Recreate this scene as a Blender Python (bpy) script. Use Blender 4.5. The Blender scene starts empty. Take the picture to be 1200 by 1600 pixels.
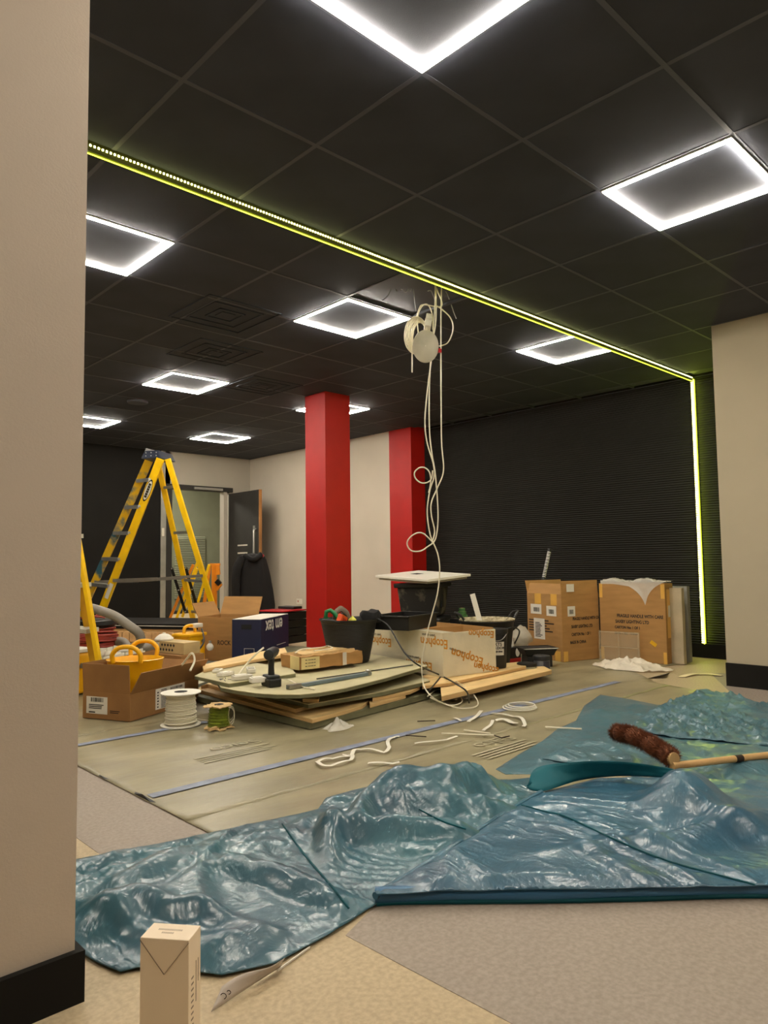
import bpy, bmesh, math, random
from mathutils import Vector, Matrix, noise
from mathutils.geometry import delaunay_2d_cdt
random.seed(7)
PI = math.pi
scn = bpy.context.scene
COL = scn.collection
# ------------------------------------------------------------ camera
CAM_H = 0.915
FPX = 1127.46
CEIL = CAM_H * 2.88
def cam_axes():
    a, P, R = math.radians(133.5747), math.radians(4.0051), math.radians(-0.7581)
    cy, sy, cp, sp, cr, sr = math.cos(a), math.sin(a), math.cos(P), math.sin(P), math.cos(R), math.sin(R)
    f = Vector((sy*cp, cy*cp, sp)); r = Vector((cy, -sy, 0)); u = r.cross(f)
    r2 = cr*r + sr*u; u2 = -sr*r + cr*u
    t = lambda v: Vector((-v.y, v.x, v.z))
    return t(r2), t(u2), t(f)
CR, CU, CF = cam_axes()
CAM = Vector((0, 0, CAM_H))
cd = bpy.data.cameras.new('camera'); cam = bpy.data.objects.new('camera', cd); COL.objects.link(cam)
cd.sensor_fit = 'VERTICAL'; cd.sensor_height = 24; cd.sensor_width = 18; cd.lens = 24*FPX/1600
cd.clip_start = 0.02; cd.clip_end = 60
m = Matrix((CR, CU, -CF)).transposed().to_4x4(); m.translation = CAM
cam.matrix_world = m
scn.camera = cam
# ------------------------------------------------------------ world, exposure
w = bpy.data.worlds.new('world'); scn.world = w; w.use_nodes = True
w.node_tree.nodes['Background'].inputs[0].default_value = (0.9, 0.95, 1, 1)
w.node_tree.nodes['Background'].inputs[1].default_value = 0.02
scn.view_settings.view_transform = 'Standard'; scn.view_settings.look = 'None'
scn.view_settings.gamma = 1; scn.view_settings.use_curve_mapping = False
scn.view_settings.exposure = 1.72
LIGHT_E = 46.0       # ceiling frame strips
LED_E = 2.6          # yellow green led strips
scn.cycles.max_bounces = 7; scn.cycles.diffuse_bounces = 4
# ------------------------------------------------------------ projection helpers
def ray(x, y): return CF + CR*((x-600)/FPX) - CU*((y-800)/FPX)
def G(x, y, z=0.0):
    d = ray(x, y); return CAM + d*((z-CAM_H)/d.z)
def V(x, y, D): return CAM + ray(x, y)*D
def AX(x, y, ax, val):
    d = ray(x, y); return CAM + d*((val-CAM[ax])/d[ax])
def PX(p):
    d = Vector(p)-CAM; return 600+FPX*d.dot(CR)/d.dot(CF), 800-FPX*d.dot(CU)/d.dot(CF)
def DEP(p): return (Vector(p)-CAM).dot(CF)
# ------------------------------------------------------------ materials
def lin(h):
    if not isinstance(h, str): return tuple(h)
    c = [int(h[i:i+2], 16)/255 for i in (0, 2, 4)]
    return tuple(x/12.92 if x <= .04045 else ((x+.055)/1.055)**2.4 for x in c)
MATS = {}
def M(name, c, rough=.6, metal=0, var=.12, scale=6, bump=0.0, bscale=60, stretch=(1,1,1), c2=None, coat=0, emit=None, alpha=1, trans=0, spec=.5, lo=.35, hi=.65, mapk='Object', detail=4):
    if name in MATS: return MATS[name]
    m = bpy.data.materials.new(name); m.use_nodes = True; nt = m.node_tree; b = nt.nodes['Principled BSDF']
    c = lin(c); b.inputs['Roughness'].default_value = rough; b.inputs['Metallic'].default_value = metal
    b.inputs['Specular IOR Level'].default_value = spec
    tc = nt.nodes.new('ShaderNodeTexCoord'); mp = nt.nodes.new('ShaderNodeMapping'); mp.inputs['Scale'].default_value = stretch
    nt.links.new(tc.outputs[mapk], mp.inputs[0])
    n = nt.nodes.new('ShaderNodeTexNoise'); n.inputs['Scale'].default_value = scale; n.inputs['Detail'].default_value = detail
    nt.links.new(mp.outputs[0], n.inputs['Vector'])
    r = nt.nodes.new('ShaderNodeValToRGB'); nt.links.new(n.outputs[0], r.inputs[0])
    r.color_ramp.elements[0].position = lo; r.color_ramp.elements[1].position = hi
    a = tuple(max(0, x*(1-var)) for x in c); d = tuple(min(1, x*(1+var)) for x in c) if c2 is None else lin(c2)
    r.color_ramp.elements[0].color = (*a, 1); r.color_ramp.elements[1].color = (*d, 1)
    nt.links.new(r.outputs[0], b.inputs['Base Color'])
    if bump:
        n2 = nt.nodes.new('ShaderNodeTexNoise'); n2.inputs['Scale'].default_value = bscale; n2.inputs['Detail'].default_value = 3
        nt.links.new(mp.outputs[0], n2.inputs['Vector'])
        bp = nt.nodes.new('ShaderNodeBump'); bp.inputs['Strength'].default_value = bump; bp.inputs['Distance'].default_value = .01
        nt.links.new(n2.outputs[0], bp.inputs['Height']); nt.links.new(bp.outputs[0], b.inputs['Normal'])
    if coat: b.inputs['Coat Weight'].default_value = coat; b.inputs['Coat Roughness'].default_value = .12
    if trans: b.inputs['Transmission Weight'].default_value = trans
    if alpha < 1: b.inputs['Alpha'].default_value = alpha
    if emit:
        b.inputs['Emission Color'].default_value = (*lin(emit[0]), 1); b.inputs['Emission Strength'].default_value = emit[1]
    MATS[name] = m; return m
def nodes(m): return m.node_tree, m.node_tree.nodes['Principled BSDF']
wall_beige = M('wall_beige', 'c9bfae', .85, var=.03, scale=2, bump=.05, bscale=200)
wall_grey = M('wall_grey', 'a9a294', .85, var=.03, scale=2, bump=.05, bscale=200)
wall_near = M('wall_near', 'c2b4a4', .8, var=.03, scale=2, bump=.05, bscale=200)
black_paint = M('black_paint', (.0085, .0075, .006), .8, var=.15, scale=3, spec=.2)
dark_door = M('dark_door', (.026, .024, .022), .55, var=.1, spec=.3)
red_paint = M('red_paint', 'ad0f07', .5, var=.05)
tile_black = M('tile_black', (.040, .044, .058), .8, spec=.3, var=.10, scale=3, bump=.1, bscale=300)
grid_black = M('grid_black', (.062, .067, .084), .6, var=.05)
void_black = M('void_black', (.01, .01, .01), .9)
floor_beige = M('floor_beige', 'b3a080', .55, var=.11, scale=80, bump=.08, bscale=160, detail=8, spec=.3)
floor_grey = M('floor_grey', '96897c', .55, var=.12, scale=80, bump=.08, bscale=160, detail=8, spec=.3)
paper = M('paper_sheet', '908769', .36, var=.2, scale=2.2, bump=.30, bscale=6, stretch=(1, 2.2, 1), detail=9, spec=.45)
tape_blue = M('tape_blue', '7a8296', .5, var=.25, scale=14, detail=6)
white_frame = M('white_frame', 'e8e8e8', .5)
emit_w = M('light_diffuser', 'ffffff', .5, emit=((1, .915, .78), LIGHT_E))
led_y = M('led_yellow', 'ffff80', .5, emit=((.78, 1, .03), LED_E))
led_dot = M('led_dot', 'ffffc0', .5, emit=((1, 1, .35), LED_E*2))
led_wall = M('led_wall', 'ffff80', .5, emit=((.78, 1, .03), 7))
led_pro = M('led_profile', '5a5c20', .35, .3)
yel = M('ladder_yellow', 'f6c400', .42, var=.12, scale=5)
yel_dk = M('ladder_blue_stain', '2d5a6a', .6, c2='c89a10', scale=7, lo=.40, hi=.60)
alu = M('aluminium', 'a9a9a4', .38, .75, var=.1)
steel = M('steel', '9a9792', .3, .9, var=.2)
blk_metal = M('black_metal', '0e0d0d', .4, .2)
navy_plastic = M('navy_cap', '1b2438', .5)
card = M('cardboard', 'a77c46', .8, var=.08, scale=5, bump=.08, bscale=90, stretch=(1, 1, 5))
card_dk = M('cardboard_dark', '92683a', .8, var=.1, scale=5, bump=.08, bscale=90)
card_in = M('cardboard_inside', 'b98d57', .85, var=.06)
label_w = M('label_white', 'dcd6c8', .6, var=.03)
ink = M('ink', '1d1812', .7)
ink_br = M('ink_brown', '2c1b0b', .7)
tape_y = M('parcel_tape', 'd9a84e', .3, var=.1)
navy = M('navy_card', '151d3d', .5, var=.1)
blk = M('black_plastic', '151412', .5, var=.25, scale=12)
blk_dusty = M('black_dusty', '1a1815', .6, c2='5e5648', scale=6, lo=.50, hi=.58)
ply = M('plywood', 'dfbd82', .65, var=.12, scale=3, stretch=(1, 9, 1), bump=.05)
ply_edge = M('plywood_edge', 'cba873', .75, var=.15, scale=3, stretch=(1, 1, 60))
mdf = M('green_mdf', 'b9b08a', .7, var=.08, scale=5)
mdf_dk = M('green_mdf_edge', '6f6d50', .75, var=.15, scale=8)
mdf_slate = M('slate_board', '74766a', .7, var=.1)
white_pl = M('white_plastic', 'e2ddce', .42, var=.03)
cream_cable = M('cream_cable', 'ded6bd', .45, var=.04)
green_wire = M('green_wire', '6d7a14', .5, var=.3, scale=30)
kraft = M('kraft_paper', 'cfae78', .8, var=.15, scale=10, bump=.2)
redplug = M('red_plastic', 'b3121c', .4)
orange = M('orange_plastic', 'e3501a', .45)
green_pl = M('green_plastic', '14713c', .45)
yel_soft = M('yellow_tub', 'efb000', .42, var=.06)
yel_case = M('yellow_case', 'd99a12', .5, var=.12, scale=12)
hose_m = M('hose_grey', '7f786c', .5, var=.12)
cable_red = M('cable_red', 'a03826', .5, var=.15)
fabric_blk = M('fabric_black', '0d0a09', .9, var=.3, bump=.3, bscale=30)
glass_grn = M('glass_partition', '6f725f', .25, var=.08, scale=2, spec=.5)
slat_m = M('blind_slat', '8a8d78', .6)
bristle = M('bristle', '6a3a1e', .9, var=.35, scale=60)
wood_handle = M('broom_wood', 'c9a26c', .5, var=.12, scale=6)
orange_tr = M('trestle_orange', 'dd8410', .45, var=.08)
clearp = M('clear_plastic', 'f2eee2', .18, alpha=.45, var=.03, bump=.6, bscale=25)
clearp2 = M('clear_crate', 'd8c8a8', .12, alpha=.22, var=.03)
pinkwood = M('pallet_wood', 'cfa46f', .7, var=.15, scale=12, stretch=(1, 6, 1))
rubble = M('rubble', '9a8e70', .9, c2='d6cbab', scale=30, bump=.6, bscale=50)
bottle_m = M('teal_cap', '3c8f8c', .4)
greyblue = M('tool_greyblue', '6e7f88', .4, .3)
soft_wh = M('carton_white', 'e9d5b8', .55, var=.02)
def tarp_mat(name, c, c2, rough=.33):
    m = M(name, c, rough, c2=c2, scale=2.2, lo=.3, hi=.7, coat=.34, spec=.5, detail=6)
    nt, b = nodes(m); b.inputs['Coat Roughness'].default_value = .10
    L = nt.links; N = nt.nodes.new
    tc = N('ShaderNodeTexCoord'); dn = N('ShaderNodeTexNoise'); dn.inputs['Scale'].default_value = 3; dn.inputs['Detail'].default_value = 3
    L.new(tc.outputs['Object'], dn.inputs['Vector'])
    mx = N('ShaderNodeMix'); mx.data_type = 'VECTOR'; mx.inputs['Factor'].default_value = .22
    L.new(tc.outputs['Object'], mx.inputs['A']); L.new(dn.outputs['Color'], mx.inputs['B'])
    hts = []
    for sc, st, w_ in ((5, (1, 3.2, 1), .9), (17, (3.0, 1, 1), .55), (70, (1, 2.2, 1), .20)):
        mp = N('ShaderNodeMapping'); mp.inputs['Scale'].default_value = st; mp.inputs['Rotation'].default_value = (0, 0, sc*.3); L.new(mx.outputs['Result'], mp.inputs[0])
        n = N('ShaderNodeTexNoise'); n.noise_type = 'RIDGED_MULTIFRACTAL' if sc < 50 else 'FBM'; n.inputs['Scale'].default_value = sc; n.inputs['Detail'].default_value = 2
        L.new(mp.outputs[0], n.inputs['Vector']); mu = N('ShaderNodeMath'); mu.operation = 'MULTIPLY'; mu.inputs[1].default_value = w_; L.new(n.outputs[0], mu.inputs[0]); hts.append(mu)
    a1 = N('ShaderNodeMath'); L.new(hts[0].outputs[0], a1.inputs[0]); L.new(hts[1].outputs[0], a1.inputs[1])
    a2 = N('ShaderNodeMath'); L.new(a1.outputs[0], a2.inputs[0]); L.new(hts[2].outputs[0], a2.inputs[1])
    bp = N('ShaderNodeBump'); bp.inputs['Strength'].default_value = .6; bp.inputs['Distance'].default_value = .009
    L.new(a2.outputs[0], bp.inputs['Height']); L.new(bp.outputs[0], b.inputs['Normal']); L.new(bp.outputs[0], b.inputs['Coat Normal'])
    # pale mix for dust and whitish film sheen, painted into the base colour
    src = b.inputs['Base Color'].links[0].from_socket
    rp = N('ShaderNodeValToRGB'); rp.color_ramp.elements[0].position = .52; rp.color_ramp.elements[1].position = .72; L.new(hts[1].inputs[0].links[0].from_socket, rp.inputs[0])
    n3 = N('ShaderNodeTexNoise'); n3.inputs['Scale'].default_value = 5; n3.inputs['Detail'].default_value = 5; L.new(tc.outputs['Object'], n3.inputs['Vector'])
    m3 = N('ShaderNodeMath'); m3.operation = 'MULTIPLY'; L.new(n3.outputs[0], m3.inputs[0]); m3.inputs[1].default_value = .22
    mc = N('ShaderNodeMix'); mc.data_type = 'RGBA'; L.new(m3.outputs[0], mc.inputs['Factor']); L.new(src, mc.inputs['A']); mc.inputs['B'].default_value = (.20, .27, .31, 1)
    L.new(mc.outputs['Result'], b.inputs['Base Color'])
    return m
tarp_m = tarp_mat('tarp_blue', '1a485c', '27626d')
tarp_navy = tarp_mat('tarp_navy', '1a4660', '276077')
tarp_far = tarp_mat('tarp_far', '2b5866', '3f6c76', .42)
tarp_teal = M('tarp_teal', '08464e', .55, spec=.2, c2='0f5a64', scale=2, bump=.2, bscale=14)
ecofilm = M('eco_film', 'ddd2b4', .3, var=.06, bump=.35, bscale=12, coat=.3)
eco_or = M('eco_orange', 'c8861c', .5)
# black wall with fine horizontal ribs
rib = M('ribbed_black', (.0085, .008, .0055), .6, var=.1, spec=.25)
nt, b = nodes(rib)
tc = nt.nodes.new('ShaderNodeTexCoord'); wv = nt.nodes.new('ShaderNodeTexWave'); wv.bands_direction = 'Z'; wv.inputs['Scale'].default_value = 14; wv.inputs['Distortion'].default_value = .15
bp = nt.nodes.new('ShaderNodeBump'); bp.inputs['Distance'].default_value = .006; bp.inputs['Strength'].default_value = .8
nt.links.new(tc.outputs['Object'], wv.inputs[0]); nt.links.new(wv.outputs[0], bp.inputs['Height']); nt.links.new(bp.outputs[0], b.inputs['Normal'])
# ------------------------------------------------------------ mesh builder
class MB:
    def __init__(s): s.v = []; s.f = []
    def add(s, vs, fs, T=None):
        o = len(s.v)
        s.v += [(T @ Vector(p)) if T is not None else Vector(p) for p in vs]
        s.f += [tuple(i+o for i in f) for f in fs]; return s
    def box(s, x0, x1, y0, y1, z0, z1, T=None):
        vs = [(x, y, z) for z in (z0, z1) for x, y in ((x0, y0), (x1, y0), (x1, y1), (x0, y1))]
        return s.add(vs, [(3, 2, 1, 0), (4, 5, 6, 7), (0, 1, 5, 4), (1, 2, 6, 5), (2, 3, 7, 6), (3, 0, 4, 7)], T)
    def bar(s, p, q, wd, th, up=(0, 0, 1)):
        p = Vector(p); q = Vector(q); d = (q-p); L = d.length; d.normalize()
        a = d.cross(Vector(up))
        a = a.normalized() if a.length > 1e-5 else d.orthogonal().normalized()
        c = a.cross(d).normalized()
        T = Matrix((d, a, c)).transposed().to_4x4(); T.translation = p
        return s.box(0, L, -th/2, th/2, -wd/2, wd/2, T)
    def tube(s, pts, r, n=8, closed=False, cap=True):
        pts = [Vector(p) for p in pts]; N = len(pts); vs = []; nrm = None
        for i, p in enumerate(pts):
            a = pts[i-1] if (i or closed) else p; c = pts[(i+1) % N] if (i < N-1 or closed) else p
            t = (c-a).normalized() if (c-a).length > 1e-9 else Vector((0, 0, 1))
            if nrm is None: nrm = t.orthogonal().normalized()
            else:
                nrm = nrm - t*nrm.dot(t); nrm = nrm.normalized() if nrm.length > 1e-6 else t.orthogonal().normalized()
            bn = t.cross(nrm); rr = r[i] if isinstance(r, (list, tuple)) else r
            vs += [p + nrm*(math.cos(2*PI*k/n)*rr) + bn*(math.sin(2*PI*k/n)*rr) for k in range(n)]
        fs = []
        for i in range(N if closed else N-1):
            j = (i+1) % N
            fs += [(i*n+k, i*n+(k+1) % n, j*n+(k+1) % n, j*n+k) for k in range(n)]
        if not closed and cap: fs += [tuple(range(n-1, -1, -1)), tuple((N-1)*n+k for k in range(n))]
        return s.add(vs, fs)
    def lathe(s, prof, n=32, T=None, sx=1, sy=1, cap0=True, cap1=False):
        vs = [(r*math.cos(2*PI*k/n)*sx, r*math.sin(2*PI*k/n)*sy, z) for r, z in prof for k in range(n)]
        fs = [(i*n+k, i*n+(k+1) % n, (i+1)*n+(k+1) % n, (i+1)*n+k) for i in range(len(prof)-1) for k in range(n)]
        if cap0: fs.append(tuple(range(n-1, -1, -1)))
        if cap1: fs.append(tuple((len(prof)-1)*n+k for k in range(n)))
        return s.add(vs, fs, T)
    def prism(s, poly, z0, z1, T=None):
        n = len(poly)
        ar = sum(poly[i][0]*poly[(i+1) % n][1]-poly[(i+1) % n][0]*poly[i][1] for i in range(n))
        if ar < 0: poly = poly[::-1]
        vs = [(p[0], p[1], z0) for p in poly]+[(p[0], p[1], z1) for p in poly]
        fs = [tuple(range(n-1, -1, -1)), tuple(range(n, 2*n))]+[(i, (i+1) % n, n+(i+1) % n, n+i) for i in range(n)]
        return s.add(vs, fs, T)
    def build(s, name, mat, parent=None, smooth=False, world=False, bevel=0, kind=None, label=None):
        me = bpy.data.meshes.new(name)
        vs = s.v
        if world and parent is not None:
            inv = W(parent).inverted(); vs = [inv @ v for v in vs]
        me.from_pydata([tuple(v) for v in vs], [], s.f); me.validate(); me.update()
        if smooth:
            me.polygons.foreach_set('use_smooth', [True]*len(me.polygons))
            try: me.set_sharp_from_angle(angle=math.radians(38))
            except Exception: pass
        o = bpy.data.objects.new(name, me); COL.objects.link(o); me.materials.append(mat)
        if parent is not None: o.parent = parent
        if bevel:
            bv = o.modifiers.new('bevel', 'BEVEL'); bv.width = bevel; bv.segments = 2; bv.limit_method = 'ANGLE'
        if kind: o['kind'] = kind
        if label: o['label'] = label
        return o
def W(o):
    mt = Matrix.LocRotScale(o.location, o.rotation_euler, o.scale)
    return W(o.parent) @ mt if o.parent else mt
def tag(o, label, cat, group=None):
    o['label'] = label; o['category'] = cat
    if group: o['group'] = group
    return o
def thing(name, label, cat, loc=(0, 0, 0), rz=0, group=None):
    o = bpy.data.objects.new(name, None); COL.objects.link(o); o.empty_display_size = .05
    o.location = loc; o.rotation_euler = (0, 0, rz); return tag(o, label, cat, group)
def single(name, mb, mat, label, cat, group=None, origin=None, **k):
    if origin is None:
        n = len(mb.v); origin = Vector((sum(v.x for v in mb.v)/n, sum(v.y for v in mb.v)/n, min(v.z for v in mb.v)))
    mb.v = [v-Vector(origin) for v in mb.v]
    o = mb.build(name, mat, None, **k); o.location = origin; return tag(o, label, cat, group)
def struct(name, mb, mat, parent=None, **k):
    return mb.build(name, mat, parent, kind='structure' if parent is None else None, **k)
def dup(root, loc, rz=0, label=None):
    r = root.copy(); COL.objects.link(r); r.location = loc; r.rotation_euler = (0, 0, rz)
    if label: r['label'] = label
    for ch in list(root.children):
        c = ch.copy(); COL.objects.link(c); c.parent = r
        for g in ch.children:
            d = g.copy(); COL.objects.link(d); d.parent = c
    return r
def curve(pts, n=10, closed=False):
    """Catmull-Rom through points"""
    P = [Vector(p) for p in pts]; out = []; N = len(P)
    for i in range(N if closed else N-1):
        p0 = P[i-1] if (i or closed) else P[0]; p1 = P[i]; p2 = P[(i+1) % N]; p3 = P[(i+2) % N] if (i+2 < N or closed) else P[-1]
        for k in range(n):
            t = k/n; out.append(.5*((2*p1)+(p2-p0)*t+(2*p0-5*p1+4*p2-p3)*t*t+(3*p1-p0-3*p2+p3)*t**3))
    if not closed: out.append(P[-1])
    return out
def text(s, parent, loc, rot, size, mat, name='printed_text', sx=1.0, bold=0.0):
    c = bpy.data.curves.new('t', 'FONT'); c.body = s; c.size = size; c.align_x = 'CENTER'; c.align_y = 'CENTER'
    c.extrude = .0004; c.offset = bold; c.resolution_u = 3
    to = bpy.data.objects.new('t', c); COL.objects.link(to)
    bpy.context.view_layer.update()
    me = bpy.data.meshes.new_from_object(to.evaluated_get(bpy.context.evaluated_depsgraph_get()))
    bpy.data.objects.remove(to)
    me.materials.clear(); me.materials.append(mat)
    o = bpy.data.objects.new(name, me); COL.objects.link(o); o.parent = parent
    o.location = loc; o.rotation_euler = rot; o.scale = (sx, 1, 1); return o
RF = (PI/2, 0, 0)              # reads on a front (-y) face
RL = (PI/2, 0, -PI/2)          # reads on a left (-x) face
def frame(F, R):               # origin at front corner, +x towards R
    d = Vector(R)-Vector(F); return math.atan2(d.y, d.x)

# ============================================================ STRUCTURE
BX = 6.78       # black wall plane
DY = 10.06      # door wall plane
CX = 6.54       # beige far wall plane
PXc, PYc = 5.40, 2.12   # grey pillar corner
XM, YM = -3.2, -3.2
fl = struct('floor', MB().box(XM, BX+.2, YM, DY+3.2, -.2, 0), floor_beige)
# inlaid grey vinyl areas
def poly_px(pts, z=0): return [tuple(G(x, y, z)[:2]) for x, y in pts]
struct('floor_inlay', MB().prism(poly_px([(540, 1462), (800, 1600), (1500, 2000), (1800, 1500), (1250, 1300), (700, 1300)]), 0, .0012), floor_grey, fl)
struct('floor_inlay', MB().prism(poly_px([(118, 1190), (118, 1308), (160, 1338), (330, 1450), (420, 1420), (340, 1310), (121, 1196)]), 0, .0012), floor_grey, fl)
struct('floor_inlay', MB().prism(poly_px([(1110, 1052), (1170, 1110), (1260, 1100), (1300, 1060), (1180, 1052)]), 0, .0012), floor_grey, fl)
# ceiling with tiles
T6 = .6; GX0, GY0 = 1.185, 2.253
cl = struct('ceiling', MB().box(XM, BX+.2, YM, DY+.2, CEIL+.016, CEIL+.25), grid_black)
tb = bmesh.new()
me_t = None
LIGHTS = []   # (i,j) tile indices of lights
light_cells = set()
# cell (i,j) spans x GX0+.6i.. , y GY0+.6j..
tile = MB().box(-.2908, .2908, -.2908, .2908, 0, .02)
tile_me = None
missing = {(2, 3), (3, 2)}
n_t = 0
for i in range(-8, 10):
    for j in range(-10, 14):
        x = GX0+T6*(i+.5); y = GY0+T6*(j+.5)
        if x > BX+.1 or y > DY+.1 or x < XM or y < YM: continue
        inview = (x > -0.2 and y > .2)
        if (i, j) == (3, 1): continue
        if tile_me is None:
            o = tile.build('ceiling_tile', tile_black, cl); tile_me = o.data
        else:
            if not inview and (x+y) < -1.0: continue
            o = bpy.data.objects.new('ceiling_tile', tile_me); COL.objects.link(o); o.parent = cl
        dz = random.uniform(-.001, .001)
        o.location = (x, y, CEIL+dz)
for i in range(-7, 11):
    x = GX0+T6*i
    if XM < x < BX: MB().box(x-.0095, x+.0095, YM, DY, CEIL-.002, CEIL+.018).build('grid_bar', grid_black, cl)
for j in range(-9, 15):
    y = GY0+T6*j
    if YM < y < DY: MB().box(XM, BX, y-.0095, y+.0095, CEIL-.0022, CEIL+.018).build('grid_bar', grid_black, cl)
# walls
w1 = struct('wall_left', MB().box(XM, .612, 1.612, 1.80, 0, CEIL+.02), wall_near)
struct('baseboard_left', MB().box(XM, .628, 1.596, 1.612, 0, .105).box(.612, .628, 1.612, 1.80, 0, .105), black_paint)
D0, D1, DT = 5.15, 6.10, 2.07
wd = MB().box(XM, 4.98, DY, DY+.15, 0, CEIL+.02)
struct('wall_back', wd, black_paint)
wd = MB().box(4.98, D0-.02, DY, DY+.15, 1.95, CEIL+.02).box(D0-.1, D1+.06, DY, DY+.15, DT+.06, CEIL+.02).box(D1+.06, CX+.3, DY, DY+.15, 0, CEIL+.02)
wd.box(4.98, 5.06, DY, DY+.15, .1, 1.95)
struct('wall_back_pale', wd, wall_grey)
struct('wall_far_right', MB().box(CX, BX+.2, 6.75, DY+.15, 0, CEIL+.02), wall_beige)
struct('trim_1', MB().box(CX-.012, BX+.2, 6.35, 6.75, 0, CEIL+.02), red_paint)
# black ribbed wall
struct('wall_right', MB().box(BX, BX+.2, PYc-.1, 6.36, 0, CEIL+.02), rib)
struct('baseboard_right', MB().box(BX-.02, BX, PYc, 6.35, 0, .13), black_paint)
struct('wall_near_right', MB().box(PXc, PXc+1.6, YM, PYc, 0, CEIL+.02), M('wall_pillar', 'b0a48c', .85, var=.03, scale=2, bump=.05, bscale=200))
struct('baseboard_near_right', MB().box(PXc-.015, PXc, YM, PYc+.002, 0, .165), black_paint)
struct('wall_behind', MB().box(XM, PXc, YM-.15, YM, 0, CEIL+.02), wall_beige)
struct('wall_side', MB().box(XM-.15, XM, YM, DY, 0, CEIL+.02), wall_beige)
cm = MB().box(4.49, 4.815, 5.555, 5.88, 0, CEIL+.01)
struct('trim_2', cm, red_paint, bevel=.002)
# fine cornice line on the black wall
struct('trim_3', MB().box(BX-.004, BX, PYc, 6.35, CEIL-.012, CEIL-.006), grid_black)
# door frame and room behind
dr = bpy.data.objects.new('door_1', None); COL.objects.link(dr); dr['kind'] = 'structure'; dr.location = (D0, DY, 0)
MB().box(5.06, D0, DY-.03, DY+.12, 0, DT).box(5.06, D1+.10, DY-.03, DY+.12, DT, DT+.07).build('door_frame', dark_door, dr, world=True)
MB().box(D1-.06, D1, DY-.02, DY+.1, 0, DT).build('door_post', wall_grey, dr, world=True)
MB().box(4.975, 5.06, DY-.02, DY, .08, 1.93).build('door_strip', alu, dr, world=True)
MB().box(5.50, 6.0, DY-.06, DY-.03, DT+.01, DT+.045).build('door_closer', alu, dr, world=True)
MB().box(4.985, 5.02, DY-.04, DY-.02, 1.35, 1.47).build('light_switch', white_pl, dr, world=True)
hx, hy = D1+.04, DY-.03
best = min(((abs(PX((hx+.9*math.cos(t), hy+.9*math.sin(t), 1.5))[0]-408), t) for t in [math.radians(-a) for a in range(5, 120)]))
th = best[1]
def DL(a, o, z): return (hx+a*math.cos(th)-o*math.sin(th), hy+a*math.sin(th)+o*math.cos(th), z)
leafT = Matrix.Translation((hx, hy, 0)) @ Matrix.Rotation(th, 4, 'Z')
lf = MB().box(0, .88, -.02, .02, .30, 2.04, leafT).build('door_leaf', dark_door, dr, world=True)
MB().box(0, .88, -.021, .021, .01, .30, leafT).build('kick_plate', alu, lf, world=True)
MB().box(.88, .90, -.022, .022, .01, 2.04, leafT).build('door_edge', M('oak_edge', '9a6a3a', .6), lf, world=True)
for s in (-1, 1):
    MB().tube([leafT @ Vector((.80, s*.02, 1.45)), leafT @ Vector((.80, s*.06, 1.43)), leafT @ Vector((.80, s*.06, .78)), leafT @ Vector((.80, s*.02, .76))], .014, 10).build('door_handle', alu, lf, smooth=True, world=True)
MB().box(.72, .78, -.023, -.019, .8, 1.5, leafT).build('push_plate', alu, lf, world=True)
for k, z in enumerate((1.20, 1.08)):
    mb = MB()
    for q in range(11): mb.box(.28+q*.026, .28+q*.026+.018, -.0225, -.02, z, z+.022, leafT)
    mb.build('door_sign', label_w, lf, world=True)
# space beyond the door: partition with blinds
struct('wall_beyond', MB().box(3.5, 8.2, DY+2.6, DY+2.7, 0, 2.9), glass_grn)
struct('wall_beyond_side', MB().box(7.8, 7.9, DY+.15, DY+2.7, 0, 2.9).box(3.4, 3.5, DY+.15, DY+2.7, 0, 2.9).box(3.4, 8.2, DY+.15, DY+2.7, 2.7, 2.9), wall_grey)
struct('baseboard_beyond', MB().box(3.5, 8.2, DY+2.58, DY+2.6, 0, .06), dark_door)
MB().box(5.4, 6.0, DY+1.1, DY+1.7, 2.66, 2.69).build('added_light_beyond', M('added_light_glow', 'ffffff', .5, emit=((1, .93, .78), 26)), None, kind='structure')  # unseen lamp added to brighten the room behind the door
wn = bpy.data.objects.new('window_1', None); COL.objects.link(wn); wn['kind'] = 'structure'; wn.location = (5.9, DY+2.55, .3)
slat = MB().box(-.20, .20, -.012, .012, 0, .003)
s0 = None
for k in range(58):
    for (xc, lo, hi) in ((6.15, 0, 58), (6.75, 0, 36)):
        if not lo <= k < hi: continue
        if s0 is None: o = slat.build('slat', slat_m, wn); s0 = o.data
        else: o = bpy.data.objects.new('slat', s0); COL.objects.link(o); o.parent = wn
        o.location = (xc-5.9, 0, k*.033); o.rotation_euler = (math.radians(38), 0, 0)
        if xc == 6.75: o.scale = (1.6, 1, 1); o.location.x = 6.85-5.9

# ============================================================ LIGHTS
frame_label = {(0, -2): 'square ceiling light frame cut off by the top edge of the photo, nearest of all',
 (3, -2): 'large square light frame near the right edge of the photo, above the grey wall',
 (0, 2): 'square light frame half hidden behind the pale wall at upper left',
 (3, 2): 'square light frame beside the hanging coil of white cable',
 (3, 6): 'square light frame at left above the yellow stepladder, second in its row',
 (6, 10): 'small square light frame nearest the back corner above the door',
 (3, 10): 'small square light frame cut off by the pale wall at far left',
 (6, 1): 'square light frame partly hidden by the yellow led line',
 (6, 6): 'square light frame mostly hidden behind the free-standing red column'}
L0 = None
light_cells = {(0, -2), (3, -2), (0, 2), (3, 2), (3, 6), (6, 10), (3, 10), (6, 1), (6, 6), (0, 6), (-4, -2), (0, -6), (3, -6), (-4, 2), (0, 10), (6, -2)}-{(6, -2)}  # cells without their own label: unseen frames, added along the grid for light
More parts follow.
